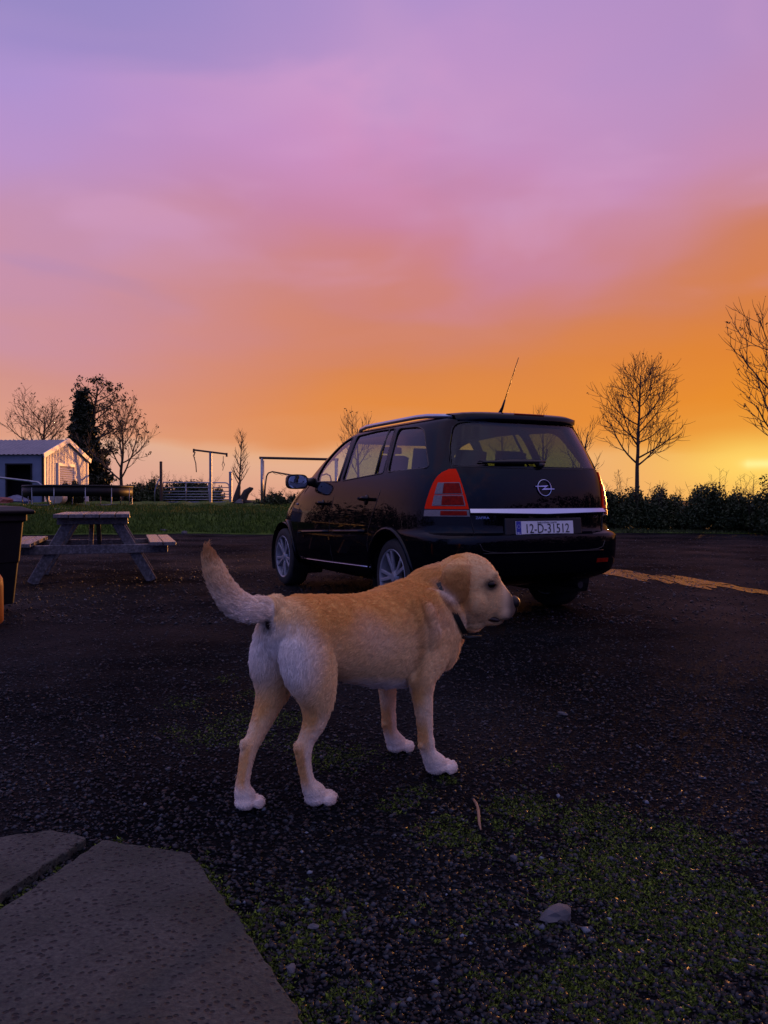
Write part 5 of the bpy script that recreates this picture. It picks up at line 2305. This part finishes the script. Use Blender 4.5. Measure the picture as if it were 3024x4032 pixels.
    limb(mb, smooth_path([((.315, .070, .56), 0.0300, 0.0300), ((.312, .095, .51), 0.0620, 0.0460), ((.305, .105, .46), 0.0750, 0.0520), ((.282, .122, .39), 0.0640, 0.0490), ((.262, .130, .335), 0.0484, 0.0404), ((.262, .134, .28), 0.0361, 0.0326), ((.270, .138, .21), 0.0292, 0.0282),
                          ((.276, .141, .155), 0.0249, 0.0246), ((.279, .142, .125), 0.0258, 0.0255), ((.286, .142, .085), 0.0228, 0.0238), ((.302, .142, .052), 0.0300, 0.0310), ((.325, .142, .030), 0.0310, 0.0330)]), 18)
    # ---- joints: points of hock, elbows, wrists
    for c_, r0 in (((-.282, -.075, .190), (.013, .013, .019)), ((-.391, .046, .192), (.013, .013, .018)), ((.148, -.124, .338), (.020, .020, .028)), ((.222, .132, .330), (.020, .018, .028)),
                   ((.184, -.120, .112), (.011, .012, .012)), ((.258, .142, .112), (.011, .012, .012))):
        blob(mb, c_, r0, None, 10)
    # ---- paws
    for (px, py, turn, k) in PAWS:
        c, s = cos(turn), sin(turn)
        R3 = Matrix.Rotation(turn, 3, 'Z')

        def q(a, b, z):
            return (px + (a * c - b * s) * k, py + (a * s + b * c) * k, z * k)
        blob(mb, q(-.016, 0, .026), (.036 * k, .036 * k, .024 * k), R3, 10)
        for b_, l in ((-.034, .020), (-.0118, .038), (.0118, .038), (.034, .020)):
            blob(mb, q(l, b_, .019), (.026 * k, .0100 * k, .018 * k), R3, 12)
    # ---- tail
    tl = [((-.295, 0, .598), .040, .036), ((-.335, 0, .597), .036, .032), ((-.385, 0, .598), .038, .028), ((-.43, 0, .613), .040, .026), ((-.468, 0, .645), .038, .025), ((-.497, 0, .686), .034, .023),
          ((-.518, 0, .728), .029, .019), ((-.532, 0, .768), .017, .012), ((-.538, 0, .792), .005, .004)]
    limb(mb, smooth_path(tl), 16)
    # ---- head: sections along world x
    Hd = [(.178, .688, .520, .070, 2.0), (.215, .712, .492, .084, 2.1), (.255, .728, .480, .091, 2.2), (.295, .734, .478, .093, 2.2), (.330, .727, .482, .090, 2.2), (.358, .712, .490, .082, 2.2), (.380, .690, .498, .070, 2.2),
          (.398, .660, .500, .058, 2.3), (.412, .634, .500, .051, 2.5), (.428, .612, .501, .047, 2.6), (.442, .594, .506, .042, 2.5), (.452, .580, .514, .034, 2.3), (.460, .566, .526, .022, 2.1)]
    rings = []
    for x, zt, zb, w, p in Hd:
        rings.append(ering(head_pt(x, (zt + zb) / 2), HY * w, Vector((0, 0, (zt - zb) / 2)), 26, p))
    mb.loft(rings)
    for s in (-1, 1):
        blob(mb, tuple(head_pt(.376, .662, s * .042)), (.022, .020, .015))           # brow
        blob(mb, tuple(head_pt(.325, .572, s * .055)), (.055, .040, .055))           # cheek
        blob(mb, tuple(head_pt(.416, .531, s * .029)), (.036, .021, .031), Matrix.Rotation(-DOG_A, 3, 'Z'))   # flews
    blob(mb, tuple(head_pt(.372, .496, 0)), (.050, .038, .016), Matrix.Rotation(-DOG_A, 3, 'Z'))              # lower jaw
    blob(mb, tuple(head_pt(.310, .490, 0)), (.050, .045, .028), Matrix.Rotation(-DOG_A, 3, 'Z'))
    # ears: flat flaps hanging beside the skull
    for s in (-1, 1):
        E_ = [(.266, .724, .052, .010, .010), (.263, .716, .074, .026, .012), (.253, .702, .096, .040, .012), (.244, .680, .108, .048, .011), (.240, .648, .117, .051, .0105), (.243, .622, .120, .046, .010), (.250, .594, .119, .034, .009), (.256, .576, .117, .016, .007)]
        rings = []
        for x, z, dy, hw, th in E_:
            rings.append(ering(head_pt(x, z, s * dy), HX * hw, HY * th, 16, 2.3))
        mb.loft(rings)
    # loose skin folds over the neck and shoulder, right side and left
    for s in (-1, 1):
        for pts, r0 in (([(.272, .612, .098), (.300, .580, .138), (.345, .525, .145), (.385, .465, .122)], .021),
                        ([(.305, .622, .095), (.330, .594, .122), (.372, .540, .127), (.400, .49, .110)], .019),
                        ([(.197, .600, .112), (.200, .560, .148), (.208, .490, .161), (.20, .42, .152)], .017)):
            limb(mb, smooth_path([((p[0], s * p[2], p[1]), r0 * (.4 if i in (0, len(pts) - 1) else 1), r0 * (.4 if i in (0, len(pts) - 1) else .8)) for i, p in enumerate(pts)], 3), 10)
    return mb


def make_dog():
    root = empty('dog', DOG_O, DOG_A, 'yellow dog standing on the tarmac with raised tail, looking right', 'dog')
    mb = dog_body()
    tmp = mb.build('body', None)
    md = tmp.modifiers.new('r', 'REMESH')
    md.mode = 'VOXEL'
    md.voxel_size = .0045
    sm = tmp.modifiers.new('s', 'SMOOTH')
    sm.factor = .5
    sm.iterations = 4
    dg = bpy.context.evaluated_depsgraph_get()
    me = bpy.data.meshes.new_from_object(tmp.evaluated_get(dg))
    bpy.data.objects.remove(tmp)
    nv = len(me.vertices)
    co = np.zeros(nv * 3, np.float32)
    me.vertices.foreach_get('co', co)
    co = co.reshape(-1, 3)
    no = np.zeros(nv * 3, np.float32)
    me.vertices.foreach_get('normal', no)
    no = no.reshape(-1, 3)

    # head-frame coordinates
    hx = co @ np.array(HX) + DOG_O.x
    hy = co @ np.array(HY) + DOG_O.y - HEAD_D
    x, y, z = co.T

    def ss(v, a, b):
        t_ = np.clip((v - a) / (b - a), 0, 1)
        return t_ * t_ * (3 - 2 * t_)

    def wave(s, ph):
        return (np.sin(s * x + ph) * np.sin(s * 1.1 * y + 2 * ph) + np.sin(s * 1.3 * z + 3 * ph + .7 * np.sin(s * .8 * x))) * .5

    def colour_of():
        gold = np.array([.78, .40, .105])
        cream = np.array([.86, .59, .29])
        pale = np.array([.93, .85, .77])
        isear = ss(np.abs(hy), .100, .108) * (np.abs(hy) < .14) * ss(-hx, -.300, -.285) * ss(hx, .180, .192) * ss(z, .560, .575) * (z < .715)
        ishead = ss(hx, .255, .315) * (np.abs(hy) < .125) * ss(z, .465, .485) * (x > .24)
        back = ss(z, .42, .60) * ss(x, -.30, -.20) * (1 - ishead * .3)
        g = np.clip(back * 1.05 + .13 * wave(11, .4) + .05 * wave(29, 1.3), 0, 1)
        c = cream[None] * (1 - g[:, None]) + gold[None] * g[:, None]
        # pale: belly, backs of thighs, feet, under the tail
        pl = np.maximum.reduce([(1 - ss(z, -.02, .20)) * .8, ss(-z, -.375, -.315) * (np.abs(y) < .115) * (x > -.12) * (z > .25), ss(-x, .19, .34) * ss(z, .30, .42) * (1 - ss(z, .50, .60)) * .95,
                                .55 * (1 - ss(z, .14, .33))])
        tail = (x < -.335) & (z > .54)
        pl = np.where(tail, np.clip(ss(-z, -.72, -.60) * .8, 0, 1), pl)
        pl = np.clip(pl + .22 * wave(22, 2.1), 0, 1)
        c = c * (1 - pl[:, None]) + pale[None] * pl[:, None]
        # golden streaks down the legs
        leg = (z < .33) & (z > .05)
        st_ = np.clip(ss(-no[:, 0], .0, .7) * (.55 + .8 * wave(30, .9)) + ss(-no[:, 1] * np.sign(y - .0001), .2, .9) * .3, 0, .85) * ss(z, .05, .09) * (1 - ss(z, .27, .36))
        c = c * (1 - st_[:, None]) + gold[None] * 1.05 * st_[:, None]
        tip = tail * ss(z, .725, .765)
        c = c * (1 - tip[:, None] * .9) + np.array([.50, .24, .08]) * tip[:, None] * .9
        e = isear * ss(-z, -.712, -.65)
        c = c * (1 - e[:, None] * .85) + np.array([.36, .155, .045]) * e[:, None] * .92
        hd = ishead * (1 - isear)
        hc = np.array([.86, .57, .27])
        w_ = hd * .75
        c = c * (1 - w_[:, None]) + hc[None] * w_[:, None]
        mz = hd * ss(hx, .385, .44) * .5
        c = c * (1 - mz[:, None]) + np.array([.74, .56, .42]) * mz[:, None]
        # grey round the nose and lips
        ns = hd * np.maximum(ss(hx, .415, .446) * .9, ss(hx, .385, .44) * ss(-z, -.522, -.506))
        c = c * (1 - ns[:, None] * .95) + np.array([.045, .036, .034]) * ns[:, None] * .95
        return c
    col = colour_of()
    # sky light on the loose folds painted as pale ridges; browner band behind the shoulder
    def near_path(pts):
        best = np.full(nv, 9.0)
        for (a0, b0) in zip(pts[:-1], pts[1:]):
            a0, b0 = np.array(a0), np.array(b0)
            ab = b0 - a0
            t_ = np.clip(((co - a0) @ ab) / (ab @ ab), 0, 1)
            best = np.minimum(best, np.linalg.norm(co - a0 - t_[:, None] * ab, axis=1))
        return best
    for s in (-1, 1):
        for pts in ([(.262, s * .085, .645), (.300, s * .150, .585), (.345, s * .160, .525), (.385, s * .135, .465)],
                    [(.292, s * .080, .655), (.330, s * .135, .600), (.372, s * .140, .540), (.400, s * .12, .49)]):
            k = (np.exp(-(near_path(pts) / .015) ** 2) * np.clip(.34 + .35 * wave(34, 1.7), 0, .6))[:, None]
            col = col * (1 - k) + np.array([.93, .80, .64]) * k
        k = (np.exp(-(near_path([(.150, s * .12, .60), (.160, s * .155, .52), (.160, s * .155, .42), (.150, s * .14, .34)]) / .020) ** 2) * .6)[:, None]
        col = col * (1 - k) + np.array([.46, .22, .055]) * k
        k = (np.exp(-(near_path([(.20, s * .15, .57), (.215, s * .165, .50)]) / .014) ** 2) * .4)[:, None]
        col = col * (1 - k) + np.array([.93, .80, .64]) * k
    # dark skin patch below the tail and round the eyes
    d_an = np.sqrt((x + .338) ** 2 + y ** 2 + (z - .548) ** 2)
    k = np.clip(1.5 * np.exp(-(d_an / .018) ** 2), 0, 1)[:, None]
    col = col * (1 - k) + np.array([.03, .02, .018]) * k
    ex, ez, ey = .364, .630, .071
    bald = np.zeros(nv)
    for s in (-1, 1):
        de = np.sqrt(((hx - ex - .004) * .8) ** 2 + ((hy - s * ey) * .5) ** 2 + ((z - ez + .001) * 1.15) ** 2)
        k = np.clip(1.7 * np.exp(-(de / .0225) ** 2), 0, 1)[:, None]
        col = col * (1 - k * .9) + np.array([.05, .035, .03]) * k * .9
        bald = np.maximum(bald, np.exp(-(de / .014) ** 2))
    bald = np.maximum(bald, np.exp(-(d_an / .014) ** 2))
    bald = np.maximum(bald, ((hx > .455) & (z > .530)).astype(float))
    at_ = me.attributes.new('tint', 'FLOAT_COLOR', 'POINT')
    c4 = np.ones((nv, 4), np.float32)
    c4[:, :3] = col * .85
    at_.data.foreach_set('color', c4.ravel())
    me.materials.clear()
    M['skin'] = attr_mat('dog_coat_base', 'tint', .85, .15)
    me.materials.append(M['skin'])
    me.polygons.foreach_set('use_smooth', [True] * len(me.polygons))
    link(me, 'body', root)

    # ---------------- fur
    me.calc_loop_triangles()
    tri = np.zeros(len(me.loop_triangles) * 3, np.int32)
    me.loop_triangles.foreach_get('vertices', tri)
    tri = tri.reshape(-1, 3)
    a, b, c = co[tri[:, 0]], co[tri[:, 1]], co[tri[:, 2]]
    ar = np.linalg.norm(np.cross(b - a, c - a), axis=1)
    NS = 190000
    r_ = np.random.default_rng(9)
    ti = r_.choice(len(tri), NS, p=ar / ar.sum())
    u, v = r_.random((2, NS))
    fl = u + v > 1
    u[fl], v[fl] = 1 - u[fl], 1 - v[fl]
    wts = np.stack([1 - u - v, u, v], -1)

    def bary(arr):
        return (arr[tri[ti]] * wts[:, :, None]).sum(1) if arr.ndim == 2 else (arr[tri[ti]] * wts).sum(1)
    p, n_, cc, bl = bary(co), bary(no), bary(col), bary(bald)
    n_ /= np.linalg.norm(n_, axis=1, keepdims=True)
    keep = bl < .35
    p, n_, cc = p[keep], n_[keep], cc[keep]
    m = len(p)
    px, py, pz = p.T
    phx = p @ np.array(HX) + DOG_O.x
    phy = p @ np.array(HY) + DOG_O.y - HEAD_D
    # lie direction
    fdir = np.tile(np.array([-.85, 0, -.5]), (m, 1))
    legw = np.clip((.38 - pz) / .1, 0, 1)[:, None]
    fdir = fdir * (1 - legw) + np.array([-.25, 0, -1.0]) * legw
    rump = np.clip((-.24 - px) / .06, 0, 1)[:, None] * np.clip((pz - .34) / .05, 0, 1)[:, None]
    fdir = fdir * (1 - rump) + np.array([-.2, 0, -1.0]) * rump
    paw = np.clip((.085 - pz) / .04, 0, 1)[:, None]
    fdir = fdir * (1 - paw) + np.array([.9, 0, -.5]) * paw
    tail = (px < -.335) & (pz > .545)
    td = np.stack([-.9 + .9 * np.clip((pz - .62) / .12, 0, 1), np.zeros(m), .15 + .9 * np.clip((pz - .60) / .1, 0, 1)], -1)
    fdir = np.where(tail[:, None], td, fdir)
    head = (phx > .20) & (np.abs(phy) < .125) & (pz > .47) & (px > .24)
    hd = -np.array(HX) * .9 + np.array([0, 0, -.25])
    ear = (phx < .30) & (phx > .18) & (np.abs(phy) > .098) & (np.abs(phy) < .145) & (pz < .712) & (pz > .535)
    fdir = np.where(head[:, None], hd, fdir)
    fdir = np.where(ear[:, None], np.array([0, 0, -1.0]), fdir)
    # coherent clumping
    def wv(s, ph):
        return np.sin(s * px + ph + 1.3 * np.sin(.7 * s * pz)) * np.cos(s * 1.15 * pz + 2 * ph + 1.1 * np.sin(.6 * s * py))
    fdir = fdir + .30 * np.stack([wv(60, .3), wv(70, 1.1), wv(64, 2.0)], -1) + .22 * np.stack([wv(150, .9), wv(170, 2.1), wv(160, .2)], -1) + r_.normal(0, .16, (m, 3))
    fdir -= n_ * (fdir * n_).sum(1, keepdims=True)
    fdir /= np.linalg.norm(fdir, axis=1, keepdims=True) + 1e-9
    ln = np.full(m, .017)
    ln = np.where(pz < .30, .010, ln)
    ln = np.where(pz < .07, .008, ln)
    ln = np.where((px > .12) & (pz > .45) & ~head, .023, ln)
    ln = np.where((px < -.26) & (pz > .36) & (pz < .55), .024, ln)
    ln = np.where((pz < .36) & (pz > .27) & (np.abs(py) < .11) & (px > -.15), .022, ln)
    ln = np.where(tail, .017 + .010 * (n_[:, 2] * .3 - n_[:, 0] > .2), ln)
    ln = np.where(head, .009, ln)
    ln = np.where(ear, .011, ln)
    ln = np.where(head & (phx > .41), .005, ln)
    ln = np.where(pz < .30, .009, ln * .8)
    ln = np.where(pz < .06, .0085, ln)
    ln = ln * (.65 + .7 * r_.random(m))
    lift_ = np.clip(.27 + .14 * r_.normal(size=m) + .10 * wv(120, .5), .06, .7)
    q0 = p - n_ * .001
    d0 = fdir * .80 + n_ * (lift_ * 1.35)[:, None]
    d1 = fdir + n_ * (lift_ * .55)[:, None]
    d2 = fdir * 1.0 - n_ * .05
    d2[:, 2] -= .15
    q1 = q0 + d0 * (ln * .34)[:, None]
    q2 = q1 + d1 * (ln * .33)[:, None]
    q3 = q2 + d2 * (ln * .33)[:, None]
    pts = np.stack([q0, q1, q2, q3], 1).reshape(-1, 3).astype(np.float32)
    pts[:, 2] = np.maximum(pts[:, 2], .001)
    cv_ = bpy.data.hair_curves.new('fur')
    cv_.add_curves([4] * m)
    cv_.attributes['position'].data.foreach_set('vector', pts.ravel()) if 'position' in cv_.attributes else cv_.position_data.foreach_set('vector', pts.ravel())
    rad = cv_.attributes.get('radius') or cv_.attributes.new('radius', 'FLOAT', 'POINT')
    rad.data.foreach_set('value', np.tile(np.array([.00052, .00050, .00040, .00012], np.float32), m))
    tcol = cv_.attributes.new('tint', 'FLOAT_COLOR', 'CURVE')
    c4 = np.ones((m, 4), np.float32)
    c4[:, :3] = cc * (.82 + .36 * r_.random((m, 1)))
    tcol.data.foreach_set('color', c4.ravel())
    fm = bpy.data.materials.new('dog_fur')
    fm.use_nodes = True
    t = fm.node_tree
    bs = t.nodes['Principled BSDF']
    bs.inputs['Roughness'].default_value = .6
    bs.inputs['Specular IOR Level'].default_value = .25
    an = t.nodes.new('ShaderNodeAttribute')
    an.attribute_name = 'tint'
    t.links.new(an.outputs['Color'], bs.inputs['Base Color'])
    tl_ = t.nodes.new('ShaderNodeBsdfTranslucent')
    t.links.new(an.outputs['Color'], tl_.inputs[0])
    mx_ = t.nodes.new('ShaderNodeMixShader')
    mx_.inputs[0].default_value = .10
    t.links.new(bs.outputs[0], mx_.inputs[1])
    t.links.new(tl_.outputs[0], mx_.inputs[2])
    t.links.new(mx_.outputs[0], t.nodes['Material Output'].inputs[0])
    cv_.materials.append(fm)
    fo = bpy.data.objects.new('fur', cv_)
    C.objects.link(fo)
    fo.parent = root

    # ---------------- eyes, nose, mouth, collar
    M['eye'] = pbr('dog_eye', (.005, .003, .002), None, rough=.2, spec=.18)
    M['nose'] = pbr('dog_nose', (.014, .009, .009), (.008, .006, .006), 60, .55, 0, (220, .6, .002), spec=.25)
    M['gum'] = pbr('dog_mouth', (.020, .010, .009), None, rough=.5)
    for s in (-1, 1):
        e = MB()
        blob(e, tuple(head_pt(ex + .001, ez, s * (ey - .006))), (.0195, .0195, .0130))
        e.build('eye', M['eye'], root, True)
    e = MB()
    R3 = Matrix.Rotation(-DOG_A, 3, 'Z')
    blob(e, tuple(head_pt(.4545, .560, 0)), (.0235, .034, .0235), R3)
    blob(e, tuple(head_pt(.456, .538, 0)), (.014, .016, .018), R3)
    e.build('nose', M['nose'], root, True)
    e = MB()
    blob(e, tuple(head_pt(.378, .506, -.037)), (.025, .013, .0095), R3 @ Matrix.Rotation(radians(12), 3, 'Y'))
    blob(e, tuple(head_pt(.378, .507, .034)), (.025, .013, .0095), R3 @ Matrix.Rotation(radians(12), 3, 'Y'))
    e.build('mouth', M['gum'], root, True)
    # claws
    M['claw'] = pbr('claw', (.10, .075, .06), None, rough=.45)
    for (px_, py_, turn, k) in PAWS:
        c_, s_ = cos(turn), sin(turn)
        for b_, l in ((-.034, .044), (-.0118, .062), (.0118, .062), (.034, .044)):
            e = MB()
            P_ = [(px_ + ((l + t_) * c_ - b_ * s_) * k, py_ + ((l + t_) * s_ + b_ * c_) * k, z_ * k) for t_, z_ in ((-.004, .014), (.004, .011), (.009, .004))]
            e.tube(P_, [.0032, .0026, .0008], 6)
            e.build('claw', M['claw'], root, True)
    # collar
    M['collar'] = pbr('dark_collar', (.012, .016, .012), (.02, .022, .016), 60, .6)
    ctr = head_pt(.226, .562)
    ax = (Vector(head_pt(.300, .655)) - Vector(head_pt(.185, .475))).normalized()
    ax = (HX * .62 + Vector((0, 0, .78)) * .55 + HX * .2).normalized()
    sd_ = HY
    fw_ = sd_.cross(ax).normalized()
    e = MB()
    rings = []
    k = 40
    for i in range(k + 1):
        a_ = 2 * pi * i / k
        dr = fw_ * (cos(a_) * (.131 if cos(a_) > -.2 else .112)) + sd_ * (sin(a_) * .127)
        nn = dr.normalized()
        c0 = Vector(ctr) + dr
        rings.append([c0 + ax * .009 + nn * .003, c0 - ax * .009 + nn * .003, c0 - ax * .009 - nn * .004, c0 + ax * .009 - nn * .004])
    e.loft(rings, False)
    e.build('collar', M['collar'], root, True, auto=40)
    e = MB()
    t0 = head_pt(.262, .452, -.05)
    e.tube([t0, t0 + HX * .03 + Vector((0, 0, -.008)), t0 + HX * .075 + Vector((0, 0, -.004))], [.010, .009, .003], 8)
    e.build('collar_tab', M['collar'], root, True)


make_dog()
